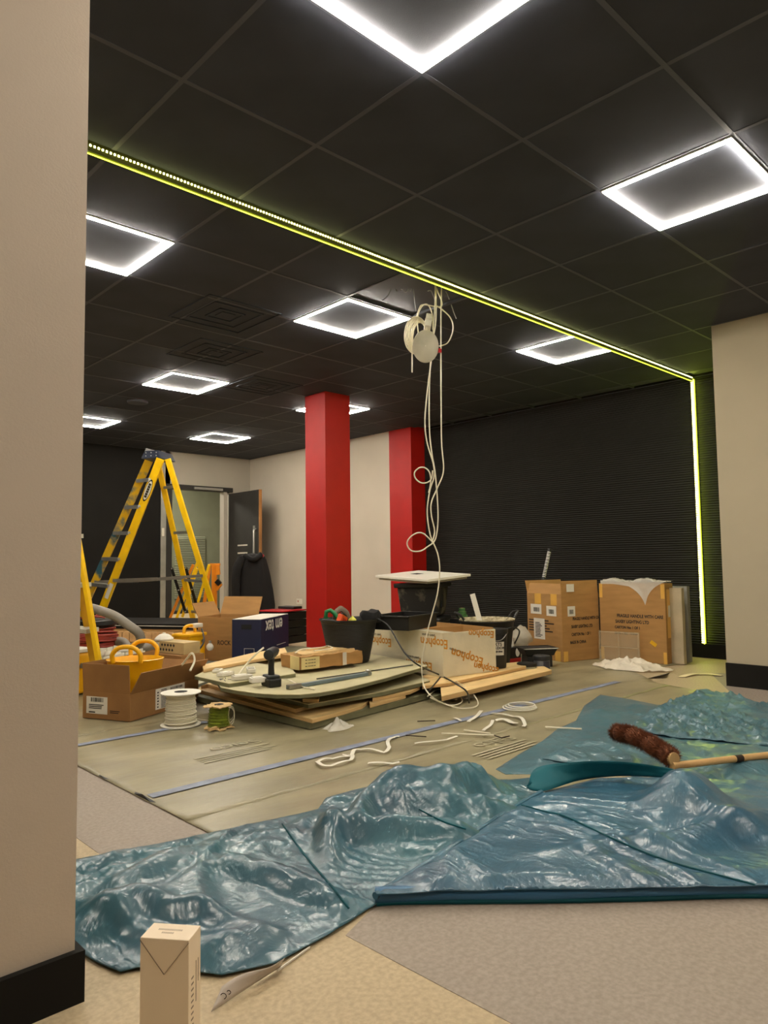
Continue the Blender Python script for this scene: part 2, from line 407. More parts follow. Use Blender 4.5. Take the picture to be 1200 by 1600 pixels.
for (i, j) in sorted(light_cells):
    x = GX0+T6*(i+.5); y = GY0+T6*(j+.5); z = CEIL-.013
    # frames sit a hand's breadth inside the grid lines
    lab = frame_label.get((i, j), 'unseen square ceiling light frame, added on the grid to light the room')
    if L0 is None:
        L0 = thing('ceiling_light', lab, 'ceiling light', (x, y, z), 0, 'square light frames in the ceiling')
        a, bb = .289, .2705
        MB().box(-a-.004, a+.004, -a-.004, -a, .004, .022).box(-a-.004, a+.004, a, a+.004, .004, .022).box(-a-.004, -a, -a, a, .004, .022).box(a, a+.004, -a, a, .004, .022).build('housing', white_frame, L0)
        for k in range(4):
            c, s = round(math.cos(k*PI/2)), round(math.sin(k*PI/2))
            mb = MB().box(-a, a if k % 2 == 0 else a, -a, -bb, 0, .018, Matrix.Rotation(k*PI/2, 4, 'Z'))
            mb.build('diffuser', emit_w, L0)
    else: dup(L0, (x, y, z), 0, lab)
# led line across the ceiling and down the wall
LY = 2.853
t = thing('led_strip', 'thin yellow-green led line running across the dark ceiling', 'led strip', (0, LY, CEIL-.02))
MB().box(-.4, BX-.02, -.012, .012, -.025, .02).build('profile', led_pro, t)
MB().box(-.4, BX-.02, .003, .007, -.028, -.025).build('diffuser', led_y, t)
mb = MB(); x = -.4
while x < BX-.04: mb.box(x, x+.007, -.014, -.012, -.004, .004); x += .0167
mb.build('led_chip', led_dot, t, kind='stuff')
t = thing('led_strip', 'yellow-green led strip running vertically down the black ribbed wall', 'led strip', (BX, LY, .13))
MB().box(-.010, 0, -.022, .022, 0, CEIL-.16).build('profile', led_pro, t)
MB().box(-.026, -.010, -.013, -.005, 0, CEIL-.16).build('diffuser', led_wall, t)
mb = MB(); z = .005
while z < CEIL-.18: mb.box(-.014, -.010, .004, .016, z, z+.007); z += .0167
mb.build('led_chip', led_dot, t, kind='stuff')
# ceiling fittings: square vents, round speaker
for (px, py, lab) in ((352, 492, 'dark square ceiling vent ring left of the middle light frame'), (335, 551, 'wide dark ceiling cassette above the small light frames'), (410, 603, 'dark square ceiling vent right of the light frame above the stepladder')):
    p = G(px, py, CEIL); t = thing('ceiling_vent', lab, 'vent', (p.x, p.y, CEIL-.007), 0)
    a = .28
    mb = MB()
    for q in (a, a-.09, a-.18): mb.box(-q, q, -q, -q+.012, 0, .008).box(-q, q, q-.012, q, 0, .008).box(-q, -q+.012, -q, q, 0, .008).box(q-.012, q, -q, q, 0, .008)
    mb.build('frame', tile_black, t)
    MB().box(-.05, .05, -.05, .05, .002, .008).build('deflector', tile_black, t)
p = G(215, 627, CEIL)
single('ceiling_speaker', MB().lathe([(.10, 0), (.105, .012), (.105, .02)], 32, Matrix.Translation((p.x, p.y, CEIL-.021))), grid_black, 'round dark speaker cover in the ceiling at left', 'speaker', smooth=True)

# ============================================================ FLOOR SHEET
yb = G(150, 1162).y
sheet_poly = [(1.30, 1.55), (1.30, 6.4), (BX-.45, 6.3), (6.30, 2.80), (5.62, 2.98), (5.16, 2.53), (5.06, 2.20), (4.0, 1.7)]
t = thing('floor_protection_sheet', 'greyish paper protection sheet covering the floor under the pile', 'floor covering', (1.3, 2.2, 0))
# strips of sheet, one lapped over the other
def lumpy(poly, z, mat, name, parent, step=.06, amp=.004, seed=0, kind=None):
    vs = [Vector(p) for p in poly]; n = len(vs); bd = []
    for i in range(n):
        a, c = vs[i], vs[(i+1) % n]; k = max(1, int((c-a).length/step))
        bd += [a.lerp(c, q/k) for q in range(k)]
    pts = [p.copy() for p in bd]; nb = len(bd)
    x0, x1 = min(p.x for p in vs), max(p.x for p in vs); y0, y1 = min(p.y for p in vs), max(p.y for p in vs)
    x = x0+step/2
    while x < x1:
        y = y0+step/2
        while y < y1:
            q = Vector((x+random.uniform(-.2, .2)*step, y+random.uniform(-.2, .2)*step))
            if inside(q, vs): pts.append(q)
            y += step
        x += step
    rv, re, rf, *_ = delaunay_2d_cdt(pts, [(i, (i+1) % nb) for i in range(nb)], [list(range(nb))], 1, 1e-5)
    return rv, rf
def inside(p, poly):
    c = False; n = len(poly); j = n-1
    for i in range(n):
        a, q = poly[i], poly[j]
        if (a.y > p.y) != (q.y > p.y) and p.x < (q.x-a.x)*(p.y-a.y)/(q.y-a.y)+a.x: c = not c
        j = i
    return c
def edge_dist(p, poly):
    d = 9; n = len(poly)
    for i in range(n):
        a, c = poly[i], poly[(i+1) % n]; ab = c-a; tt = max(0, min(1, (p-a).dot(ab)/max(1e-9, ab.length_squared)))
        d = min(d, (p-(a+ab*tt)).length)
    return d
ys = [1.55, 2.41, 4.0, 6.4]
for k in range(3):
    z0 = .002+.001*(k % 2)
    yl, yh = ys[k], ys[k+1]+.03
    pl = []
    P = [Vector(p) for p in sheet_poly]
    # clip polygon to the strip
    def clip(P, f, val, sgn):
        out = []
        for i in range(len(P)):
            a, c = P[i], P[(i+1) % len(P)]; da = sgn*(a.y-val); dc = sgn*(c.y-val)
            if da >= 0: out.append(a)
            if da*dc < 0: out.append(a.lerp(c, da/(da-dc)))
        return out
    P = clip(P, 0, yl, 1); P = clip(P, 0, yh, -1)
    rv, rf = lumpy(P, 0, None, '', None, .09)
    mb = MB(); vv = []
    for v in rv:
        h = .0025*max(0, noise.noise((v.x*2.2, v.y*5, k)))+.0015*abs(noise.noise((v.x*6, v.y*9, k+5)))
        vv.append((v.x, v.y, z0+h))
    mb.add(vv, [tuple(f) for f in rf])
    o = mb.build('sheet', paper, t, smooth=True, world=True)
    sd = o.modifiers.new('solid', 'SOLIDIFY'); sd.thickness = .002; sd.offset = 1
# curled dark lips on the sheet edge
for (a, c, h) in (((205, 1240), (240, 1258), .02), ((150, 1212), (168, 1222), .012)):
    p, q = G(*a), G(*c); mid = (p+q)/2
    MB().add([p, q, mid+Vector((.0, 0, h)), p+Vector((.015, 0, .004)), q+Vector((.015, 0, .004))], [(0, 1, 2), (3, 2, 4), (0, 2, 3), (1, 4, 2)]).build('curled_edge', blk, t, world=True)
single('tape_line', MB().box(1.33, 5.0, 2.73, 2.785, .009, .0095), tape_blue, 'faded blue line of tape along the protection sheet beside the tarpaulin', 'tape')
single('tape_line', MB().box(1.33, 2.2, yb-.02, yb+.03, .009, .0095), tape_blue, 'short faded blue tape line in front of the open cardboard box', 'tape')
printm = M('sheet_print', 'aba386', .6, var=.1)
for (px, py, rz) in ((368, 1164, PI), (772, 1158, PI)):
    p = G(px, py, .009); t2 = text('Selco', t, W(t).inverted() @ Vector((p.x, p.y, .0095)), (0, 0, rz), .13, printm)
    for k in range(4):
        MB().box(-.22, .2-.05*(k % 2), 0, .014, 0, .0004, Matrix.Translation((p.x-.06, p.y-.10-.03*k, .0095))).build('printed_bar', printm, t, world=True)

# ============================================================ TARPAULINS
def bump_fn(humps):
    def f(x, y):
        h = 0
        for hx_, hy_, hz, rx, ry, a in humps:
            dx, dy = x-hx_, y-hy_; c, s = math.cos(a), math.sin(a)
            u, v = (dx*c+dy*s)/rx, (-dx*s+dy*c)/ry
            r = math.sqrt(u*u+v*v)
            if r < 1: h += hz*(.5+.5*math.cos(PI*r))
        return h
    return f
def tarp(name, poly, humps, parent, mat, base=.008, amp=.022, step=.017, fs=3.0, seed=0, edge=.10, lift=None):
    P = [Vector(p[:2]) for p in poly]; random.seed(seed)
    rv, rf = lumpy(P, 0, None, '', None, step)
    hf = bump_fn(humps); mb = MB(); vv = []
    for v in rv:
        x, y = v.x, v.y
        e = min(1, edge_dist(Vector((x, y)), P)/edge)
        wx = x+.25*noise.noise((x*1.7, y*1.7, seed)); wy = y+.25*noise.noise((x*1.7+9, y*1.7, seed+3))
        an = 2.2*noise.noise((x*.5, y*.5, seed+20)); ca, sa = math.cos(an), math.sin(an)
        u, v2 = wx*ca+wy*sa, -wx*sa+wy*ca
        r1 = max(0, 1-abs(noise.noise((u*fs*.45, v2*fs*1.3, seed+.5)))*5)
        r2 = max(0, 1-abs(noise.noise((wx*fs*1.0+4, wy*fs*.8, seed+7)))*6)
        r3 = max(0, 1-abs(noise.noise((u*fs*2.1, v2*fs*4.6, seed+2)))*4)
        sw = noise.noise((x*1.3, y*1.3, seed+31))
        h = amp*r1**1.5+amp*.7*r2**1.5+amp*.28*r3+amp*.8*max(0, sw+.2)
        b0 = hf(x, y)
        z = base+h*(.12+.88*e)+b0*(.05+.95*e if lift is None else 1)
        vv.append((x, y, z))
    mb.add(vv, [tuple(f) for f in rf])
    o = mb.build(name, mat, parent, smooth=False, world=True)
    o.data.polygons.foreach_set('use_smooth', [True]*len(o.data.polygons))
    sd = o.modifiers.new('solid', 'SOLIDIFY'); sd.thickness = .003; sd.offset = -1
    return o
def HP(px, py, z, rx, ry, a=0):
    p = G(px, py, z); return (p.x, p.y, z, rx, ry, a)
g2 = lambda L: [tuple(G(x, y)[:2]) for x, y in L]
tp = thing('tarpaulin', 'crumpled shiny blue tarpaulin sheet in the foreground, its front edge running left to right', 'tarpaulin', (1.6, 1.8, 0))
A = g2([(60, 1360), (117, 1347), (250, 1322), (420, 1285), (497, 1268), (510, 1250), (560, 1236), (610, 1225), (680, 1222), (790, 1222), (826, 1218), (860, 1228), (870, 1250), (800, 1310), (690, 1385), (640, 1408), (600, 1412), (575, 1425), (520, 1462), (430, 1510), (347, 1530), (215, 1518), (188, 1524), (150, 1508), (117, 1488), (60, 1470)])
hA = [HP(620, 1207, .11, .33, .15, .2), HP(700, 1203, .13, .40, .17, -.2), HP(560, 1262, .07, .22, .10, .6), HP(515, 1285, .06, .35, .07, .9), HP(250, 1345, .05, .28, .10, .3), HP(170, 1420, .05, .25, .12, 0),
      HP(300, 1420, .045, .07, .3, .5), HP(640, 1290, .06, .5, .08, 2.2), HP(440, 1360, .05, .08, .40, .2), HP(360, 1470, .04, .2, .10, 0), HP(760, 1260, .05, .5, .09, 2.3)]
oA = tarp('sheet', A, hA, tp, tarp_m, base=.008, amp=.024, seed=3, fs=3.2, step=.0135)
B = [tuple(G(x, y, .040)[:2]) for x, y in [(588, 1398), (640, 1364), (740, 1306), (800, 1264), (846, 1238), (930, 1218), (1060, 1216), (1200, 1224), (1330, 1235), (1450, 1392), (1200, 1384), (1000, 1388), (850, 1391), (700, 1392)]]
hB = [HP(1075, 1226, .13, .26, .22, .7), HP(900, 1205, .06, .65, .12, -.65), HP(1150, 1300, .05, .5, .10, -.3), HP(700, 1345, .02, .5, .06, .75), HP(1000, 1330, .025, .5, .07, -.5)]
oB = tarp('folded_layer', B, hB, tp, tarp_navy, base=.040, amp=.015, seed=8, fs=2.4, edge=.05, step=.0145)
# rolled front hem of the folded layer
hem = [G(586, 1399, .022), G(700, 1396, .022), G(850, 1395, .022), G(1000, 1391, .022), G(1200, 1387, .022), G(1450, 1396, .022)]
MB().tube(curve(hem, 8), .0215, 12).build('rolled_hem', M('hem_blue', '2e6186', .4, var=.1), tp, smooth=True, world=True)
hem2 = [G(588, 1412, .006), G(640, 1409, .008), G(850, 1407, .008), G(1000, 1404, .008), G(1200, 1399, .008), G(1450, 1408, .008)]
MB().tube(curve(hem2, 8), .0075, 8).build('under_hem', tarp_teal, tp, smooth=True, world=True)
hem3 = [G(586, 1400, .03), G(690, 1335, .035), G(800, 1264, .036), G(846, 1238, .04)]
MB().tube(curve(hem3, 8), .010, 8).build('rolled_hem', tarp_navy, tp, smooth=True, world=True)
# seams
from mathutils.bvhtree import BVHTree
def seam(pts, ob, parent, r=.0028, mat=None):
    wm = W(ob); bv = BVHTree.FromPolygons([wm @ v.co for v in ob.data.vertices], [tuple(p.vertices) for p in ob.data.polygons])
    P = curve([(x, y, 0) for x, y in pts], 14); out = []
    for p in P:
        h = bv.ray_cast(CAM, ray(p.x, p.y).normalized())
        if h[0] is not None: out.append(h[0]+Vector((0, 0, r*.5)))
    if len(out) > 2: MB().tube(out, r, 6).build('seam', mat or tarp_teal, parent, smooth=True, world=True)
seam([(441, 1288), (475, 1335), (515, 1382), (545, 1420)], oA, tp)
seam([(655, 1265), (690, 1283), (728, 1296)], oA, tp)
seam([(800, 1254), (850, 1268), (885, 1277), (960, 1312), (1040, 1345), (1130, 1370), (1198, 1388)], oB, tp)
# teal underside standing up behind the layer
def strip_between(a, c, name, mat, parent, wob=.01):
    a = curve(a, 12); c = curve(c, 12); n = len(a); rows = 6; vs = []
    for k in range(rows+1):
        for i in range(n):
            p = a[i].lerp(c[i], k/rows); s = math.sin(PI*k/rows)
            vs.append(p+Vector((noise.noise((i*.2, k*.5, 1))*wob*s, noise.noise((i*.2, k*.5, 9))*wob*s, 0)))
    fs = [(k*n+i, k*n+i+1, (k+1)*n+i+1, (k+1)*n+i) for k in range(rows) for i in range(n-1)]
    o = MB().add(vs, fs).build(name, mat, parent, smooth=True, world=True)
    sd = o.modifiers.new('s', 'SOLIDIFY'); sd.thickness = .003
    return o
top = [G(826, 1222, .06), G(840, 1200, .10), G(900, 1190, .13), G(975, 1190, .13), G(1060, 1203, .11), G(1090, 1215, .06)]
bot = [G(824, 1232, .035), G(850, 1236, .045), G(910, 1218, .06), G(975, 1212, .07), G(1055, 1216, .08), G(1095, 1222, .05)]
strip_between(top, bot, 'turned_edge', tarp_teal, tp)
# far tarpaulin
tf = thing('tarpaulin', 'flatter blue tarpaulin lying behind the broom, lit yellow by the led strip', 'tarpaulin', (4.2, 2, 0))
Cp = g2([(775, 1204), (812, 1180), (847, 1160), (872, 1140), (900, 1128), (913, 1104), (938, 1087), (985, 1094), (1033, 1104), (1090, 1083), (1131, 1088), (1200, 1104), (1270, 1115), (1330, 1225), (1200, 1222), (1060, 1212), (850, 1212), (790, 1212)])
tarp('sheet', Cp, [HP(930, 1110, .02, .3, .1), HP(1150, 1200, .05, .6, .3)], tf, tarp_far, base=.006, amp=.008, seed=12, fs=4, step=.022)
Ep = g2([(966, 1152), (1000, 1125), (1040, 1104), (1090, 1084), (1131, 1089), (1200, 1106), (1270, 1118), (1280, 1190), (1200, 1171), (1130, 1163), (1060, 1158), (1010, 1149)])
tarp('folded_layer', Ep, [HP(1090, 1120, .02, .4, .4)], tf, tarp_far, base=.016, amp=.022, seed=15, fs=7, step=.014, edge=.03)
Fp = g2([(842, 1190), (870, 1178), (905, 1160), (960, 1156), (1010, 1156), (1060, 1164), (1130, 1170), (1200, 1178), (1290, 1200), (1290, 1240), (1100, 1226), (960, 1200), (880, 1196)])
tarp('folded_layer', Fp, [], tf, tarp_far, base=.016, amp=.012, seed=21, fs=5, step=.02, edge=.03)
#PART2
# ============================================================ CARTONS
def carton(name, label, F, R, depth, h, mat, t=.006, flaps=(), inner=None, sealed=False, group=None, rz=None, w=None, floor_z=None):
    """open or closed board box: origin on front corner F, +x to R, +y away"""
    F = Vector(F); R = Vector(R); rz = frame(F, R) if rz is None else rz; w = w or (R-F).length
    th_ = thing(name, label, 'box', (F.x, F.y, F.z), rz, group)
    mb = MB().box(0, w, 0, t, 0, h).box(0, w, depth-t, depth, 0, h).box(0, t, t, depth-t, 0, h).box(w-t, w, t, depth-t, 0, h).box(t, w-t, t, depth-t, 0, t)
    mb.build('body', mat, th_, bevel=.001)
    if sealed:
        MB().box(0, w, 0, depth/2-.001, h, h+t).build('top_flap', mat, th_); MB().box(0, w, depth/2+.001, depth, h, h+t).build('top_flap', mat, th_)
    for side, L, ang in flaps:      # ang: 0 straight up, + outward
        a = math.radians(ang)
        if side == 'f': T = Matrix.Translation((0, 0, h)) @ Matrix.Rotation(a, 4, 'X'); mb = MB().box(.003, w-.003, 0, t*.8, 0, L, T)
        if side == 'b': T = Matrix.Translation((0, depth, h)) @ Matrix.Rotation(-a, 4, 'X'); mb = MB().box(.003, w-.003, -t*.8, 0, 0, L, T)
        if side == 'l': T = Matrix.Translation((0, 0, h)) @ Matrix.Rotation(-a, 4, 'Y'); mb = MB().box(0, t*.8, .003, depth-.003, 0, L, T)
        if side == 'r': T = Matrix.Translation((w, 0, h)) @ Matrix.Rotation(a, 4, 'Y'); mb = MB().box(-t*.8, 0, .003, depth-.003, 0, L, T)
        mb.build('flap', mat, th_)
    th_['w'] = w
    del th_['w']
    return th_, w
LAST = [None, None]
def _keep(t, o): LAST[0] = t; LAST[1] = o; return o
def label_front(t, x0, x1, z0, z1, mat=label_w, name='label', y=0):
    return _keep(t, MB().box(x0, x1, y-.0016, y-.0002, z0, z1).build(name, mat, t))
def label_left(t, y0, y1, z0, z1, mat=label_w, name='label', x=0):
    return _keep(t, MB().box(x-.0016, x-.0002, y0, y1, z0, z1).build(name, mat, t))
def bars_front(t, x0, x1, z0, z1, n, mat=ink, y=-.0018, vertical=True, name='barcode'):
    mb = MB(); random.seed(n*7+int(x0*100))
    if vertical:
        for k in range(n):
            a = x0+(x1-x0)*k/n; mb.box(a, a+(x1-x0)/n*random.uniform(.3, .75), y-.0006, y, z0, z1)
    else:
        for k in range(n):
            a = z0+(z1-z0)*k/n; mb.box(x0, x0+(x1-x0)*random.uniform(.6, 1), y-.0006, y, a, a+(z1-z0)/n*.5)
    return mb.build(name, mat, LAST[1] if LAST[0] is t and mat is ink else t)
def bars_left(t, y0, y1, z0, z1, n, mat=ink, x=-.0018, vertical=True, name='barcode'):
    mb = MB(); random.seed(n*5+int(y0*100))
    for k in range(n):
        if vertical: a = y0+(y1-y0)*k/n; mb.box(x-.0006, x, a, a+(y1-y0)/n*random.uniform(.3, .75), z0, z1)
        else: a = z0+(z1-z0)*k/n; mb.box(x-.0006, x, y1-(y1-y0)*random.uniform(.6, 1), y1, a, a+(z1-z0)/n*.5)
    return mb.build(name, mat, LAST[1] if LAST[0] is t and mat is ink else t)
def zat(base, py):              # height above the floor of pixel row py on the vertical through base point
    D = DEP(base); x0, y0 = PX(base); return Vector(base).z+(y0-py)/FPX*D

Z0 = .008
# --- tall open carton (left of the two)
F = G(880, 1036); F.z = Z0
c1, w1_ = carton('cardboard_box', 'tall open cardboard box with three white labels, black tube sticking up behind it', F, G(938, 1030), .47, .60, card, flaps=(('f', .12, -4), ('b', .12, 14), ('l', .10, -20)))
for (a, b_) in ((.06, .14), (.27, .36)): label_left(c1, a, b_, .50, .60, tape_y, 'tape')
label_left(c1, .07, .20, .40, .49); bars_left(c1, .10, .17, .42, .46, 9)
label_left(c1, .27, .42, .41, .50); bars_left(c1, .30, .38, .43, .47, 9)
label_left(c1, .23, .38, .18, .37); bars_left(c1, .26, .36, .20, .34, 10, vertical=False)
bars_left(c1, .05, .45, .25, .37, 5, ink_br, x=-.0003, vertical=False, name='printed_lines')
label_left(c1, .03, .10, 0, .09, tape_y, 'tape'); label_left(c1, .37, .42, 0, .09, tape_y, 'tape')
label_front(c1, .07, .16, .40, .49); bars_front(c1, .09, .14, .42, .46, 8)
label_front(c1, .06, .15, .62, .69, label_w, y=-.004)
label_front(c1, .01, .06, 0, .09, tape_y, 'tape')
for k, s_ in enumerate(('FRAGILE HANDLE WITH CARE', 'SAXBY LIGHTING LTD', 'CARTON No: 1 OF 1', 'MADE IN CHINA')):
    text(s_, c1, (.05+.0105*len(s_), -.0006, .375-.07*k), RF, .038, ink, sx=.68, bold=.0012)
# --- big closed carton against the wall, front faces -x: local frame with +x along world -y
F = Vector((6.05, 3.49, Z0)); R = Vector((6.09, 2.885, Z0))
c2, w2_ = carton('cardboard_box', 'wide cardboard box with clear film over its top, beside the led strip', F, R, .17, .685, card, sealed=True)
for k, (s_, sz) in enumerate((('FRAGILE HANDLE WITH CARE', .036), ('SAXBY LIGHTING LTD', .036), ('CARTON No: 1 OF 1', .030), ('DATE: VTRC   CHINA', .026))):
    text(s_, c2, (.09+.0118*len(s_)*sz/.036, -.0006, .40-.052*k), RF, sz*1.08, ink, sx=.80, bold=.0013)
for (x0, x1, z0, z1) in ((.0, .03, .0, .11), (.575, .604, .0, .10), (.0, .03, .56, .685), (.57, .604, .56, .685)): label_front(c2, x0, x1, z0, z1, tape_y, 'tape')
o = label_front(c2, -.03, .03, -.016, .016, M('yellow_sticker', 'e8b21a', .5), 'sticker'); o.location = (.49, -.001, .17); o.rotation_euler = (0, math.radians(35), 0)
T = Matrix.Translation((w2_+.0015, 0, 0))
MB().box(0, .001, .03, .12, .22, .66, T).build('tape', tape_y, c2); MB().box(.001, .002, .05, .10, .40, .50, T).build('label', label_w, c2)
MB().box(0, .001, 0, .17, .64, .69, T).build('end_flap', card, c2)
def film(name, fn, nu, nv, mat, label, cat, parent=None, thick=0):
    vs = [fn(i/nu, j/nv) for j in range(nv+1) for i in range(nu+1)]
    fs = [(j*(nu+1)+i, j*(nu+1)+i+1, (j+1)*(nu+1)+i+1, (j+1)*(nu+1)+i) for j in range(nv) for i in range(nu)]
    mb = MB().add(vs, fs)
    if parent is None: return single(name, mb, mat, label, cat, smooth=True)
    return mb.build(name, mat, parent, smooth=True, world=True)
wm2 = W(c2)
def drape(u, v):
    # u across, v from wall side over the edge and down to a point
    z = .70; x = .02+.60*u; tri = max(0, 1-abs(u-.62)/.42)
    n_ = .012*noise.noise((u*9, v*9, 1)); n2_ = .008*noise.noise((u*20, v*20, 4))
    if v < .45: p = (x, .16-.17*v/.45, z+.018+n_*1.6+n2_+.012*math.sin(u*12))
    else:
        q = (v-.45)/.55; p = (.44+(x-.44)*(1-.85*q) if tri > 0 else x, -.010-.006*abs(n_)*60*.1, z+.010-q*.21*(0.12+.88*(tri**.6 if tri > 0 else 0)))
    return wm2 @ Vector(p)
film('plastic_film', drape, 40, 30, clearp, 'crumpled clear film draped over the top of the wide cardboard box', 'plastic film')
# grey panels leaning beside it
for k, (px, py, z1) in enumerate(((1064, 1039, .66), (1073, 1036, .67))):
    p = G(px, py); p.z = Z0
    single('leaning_panel', MB().box(p.x, p.x+.05, p.y-.03, p.y+.12, p.z, z1), M('panel_grey%d' % k, ('b7a98c', '8f8d84')[k], .5), ('narrow beige panel edge standing right beside the wide cardboard box', 'narrow grey panel edge standing nearest the led strip')[k], 'panel', group=None)
# poles behind the tall carton
p = G(846, 1020); q = AX(859, 858, 0, 6.70)
b0 = V(825, 1016, 7.15); b0.z = Z0; q = V(859, 858, 7.45)
tt = thing('cardboard_tube', 'black tube with white lettering leaning on the black wall behind the tall box', 'tube', b0)
MB().tube([b0, q], .018, 14).build('tube_body', blk, tt, smooth=True, world=True)
mb = MB(); d_ = (q-b0)
for k in range(16):
    a = b0+d_*(.72+.016*k); mb.tube([a, a+d_*.007*(1+k % 2*.4)], .0186, 14)
mb.build('lettering', M('print_white', 'c9c6c0', .5), tt, smooth=True, world=True)
MB().tube([b0+d_*.995, b0+d_*1.004], .021, 14).build('cap', blk_metal, tt, world=True)
MB().tube([b0+d_*.02, b0+d_*.56], .0192, 14).build('sleeve', M('tube_lit_pink', '9c7f74', .5), tt, smooth=True, world=True)  # pinkish light on the lower tube, put into the colour of this sleeve
# crumpled film and clear tray on the floor in front
p = G(985, 1046)
def heap(u, v):
    a = u*2*PI; r = v
    x = .30*r*math.cos(a)*(1+.25*math.sin(3*a)); y = .16*r*math.sin(a)*(1+.2*math.cos(2*a)); z = .085*(1-r)**.8*(1+.5*noise.noise((x*20, y*20, 2)))+.02*abs(noise.noise((x*40, y*40, 3)))
    ar = math.radians(-82); return Vector((p.x-.02+x*math.cos(ar)-y*math.sin(ar), p.y+x*math.sin(ar)+y*math.cos(ar), .010+max(0, z)))
film('plastic_film', heap, 60, 22, M('film_white', 'efe4cf', .3, alpha=.75, bump=.8, bscale=30), 'heap of crumpled white film on the floor before the wide cardboard box', 'plastic film')
p = G(965, 1036); rz = math.radians(-84)
ct = thing('clear_tray', 'clear plastic packaging tray standing against the wide cardboard box', 'tray', (5.99, 3.47, Z0), rz)
MB().box(0, .37, 0, .004, 0, .26).build('back_sheet', clearp2, ct)
for (x0, x1, z0, z1) in ((0, .37, .25, .262), (0, .37, .0, .012), (0, .012, 0, .26), (.358, .37, 0, .26), (.18, .19, 0, .26), (0, .37, .12, .128)): MB().box(x0, x1, -.018, 0, z0, z1).build('rim', clearp2, ct)

# ============================================================ BOARD STACK
stack = []
def board(px, ztop, th_, mat, label, edge=None, name='board', world=None, cat='board', grp='boards in the stacked pile'):
    pts = [tuple(G(x, y, ztop)[:2]) for x, y in px] if world is None else world
    if ztop > .12: pts = [(min(x, 3.735+.154*(y-3.41)), y) for x, y in pts]
    n = len(pts); cx = sum(p[0] for p in pts)/n; cy = sum(p[1] for p in pts)/n
    t = thing(name, label, cat, (cx, cy, ztop-th_), 0, grp)
    loc = [(x-cx, y-cy) for x, y in pts]
    MB().prism(loc, th_*.12, th_).build('face_ply', mat, t) if edge is None else (MB().prism(loc, th_*.82, th_).build('face', mat, t), MB().prism([(x*.998, y*.998) for x, y in loc], 0, th_*.82).build('core', edge, t))
    if edge is None: MB().prism([(x*.998, y*.998) for x, y in loc], 0, th_*.12).build('back_ply', mat, t)
    return t
def rnd(c, r, a0, a1, n=8): return [(c[0]+r*math.cos(math.radians(a0+(a1-a0)*k/n)), c[1]+r*math.sin(math.radians(a0+(a1-a0)*k/n))) for k in range(n+1)]
zb = .012
board([(300, 1086), (484, 1130), (575, 1108), (672, 1083), (660, 1050), (520, 1030)], .045, .034, mdf_dk, 'thick dark green board at the bottom front of the pile, resting on the floor', mdf_dk)
board([(284, 1083), (312, 1078), (488, 1124), (540, 1110), (566, 1102), (578, 1093), (576, 1087), (560, 1086), (540, 1060), (400, 1050)], .068, .022, ply, 'pale plywood sheet with a rounded corner, second from the bottom of the pile', ply_edge)
board([(578, 1101), (634, 1086), (634, 1080), (575, 1088)], .068, .020, ply, 'short plywood offcut lying right of the rounded plywood corner', ply_edge)
board([(582, 1091), (640, 1080), (656, 1073), (655, 1067), (600, 1076)], .090, .020, ply, 'narrow plywood strip with a curved end under the olive boards', ply_edge)
board([(314, 1072), (324, 1069), (462, 1108), (500, 1098), (520, 1060), (400, 1035)], .093, .022, ply, 'plywood sheet third from the bottom at the pile front', ply_edge)
board([(330, 1062), (482, 1100), (600, 1080), (672, 1063), (700, 1040), (520, 1010)], .122, .026, mdf, 'wide olive green board in the middle of the pile', mdf_dk)
board([(473, 1092), (498, 1093), (499, 1088), (474, 1087)], .142, .019, ply, 'small pale wooden spacer block between the olive boards', ply_edge, name='spacer_block', cat='block', grp=None)
board([(340, 1050), (420, 1066), (560, 1050), (650, 1030), (560, 1000), (420, 1010)], .165, .030, mdf_dk, 'dark board hidden just under the curved top board', mdf_dk)
top_px = [(345, 1074), (372, 1079), (400, 1083), (432, 1085), (468, 1085), (500, 1082), (540, 1075), (600, 1060), (668, 1040), (700, 1024), (640, 1012), (560, 1010), (420, 1030), (330, 1050)]
topb = board(top_px, .200, .022, mdf, 'big pale olive board with curved front edge on top, drill standing on it', mdf_dk)
board([(304, 1056), (358, 1068), (462, 1052), (455, 1043), (400, 1036), (330, 1043)], .224, .022, mdf, 'short pale olive board at the top left of the pile under the white fittings', mdf_dk)
board([(318, 1046), (400, 1030), (450, 1022), (445, 1012), (395, 1020), (316, 1039)], .247, .020, ply, 'pale timber strip behind the white fittings on the pile', ply_edge)
# right-hand planks
board([(640, 1103), (762, 1068), (790, 1078), (700, 1092)][::-1] if False else [(672, 1090), (700, 1083), (760, 1066), (740, 1050), (690, 1060)], .042, .034, mdf_dk, 'dark board under the pale planks right of the pile', mdf_dk)
board([(735, 1079), (838, 1054), (830, 1048), (740, 1062)], .050, .020, ply, 'thin pale plank under the long plank at the right of the pile', ply_edge)
board([(690, 1088), (712, 1083), (862, 1047), (850, 1041), (790, 1044), (700, 1062), (688, 1070)], .085, .030, ply, 'long pale timber plank pointing right toward the dark jar', ply_edge)
board([(660, 1072), (700, 1067), (822, 1041), (815, 1034), (700, 1044), (660, 1056)], .110, .020, ply, 'pale plank under the white wrapped box', ply_edge)
board([(300, 1046), (345, 1056), (420, 1035), (440, 1024), (400, 1016), (330, 1022)], .060, .030, mdf_slate, 'slate coloured board under the left boxes', mdf_slate, grp=None)
board([(235, 1058), (300, 1072), (335, 1060), (350, 1045), (290, 1030)], .030, .018, M('pale_board', 'c6c2a8', .6), 'pale board lying on the floor behind the open cardboard box', mdf_slate, grp=None)
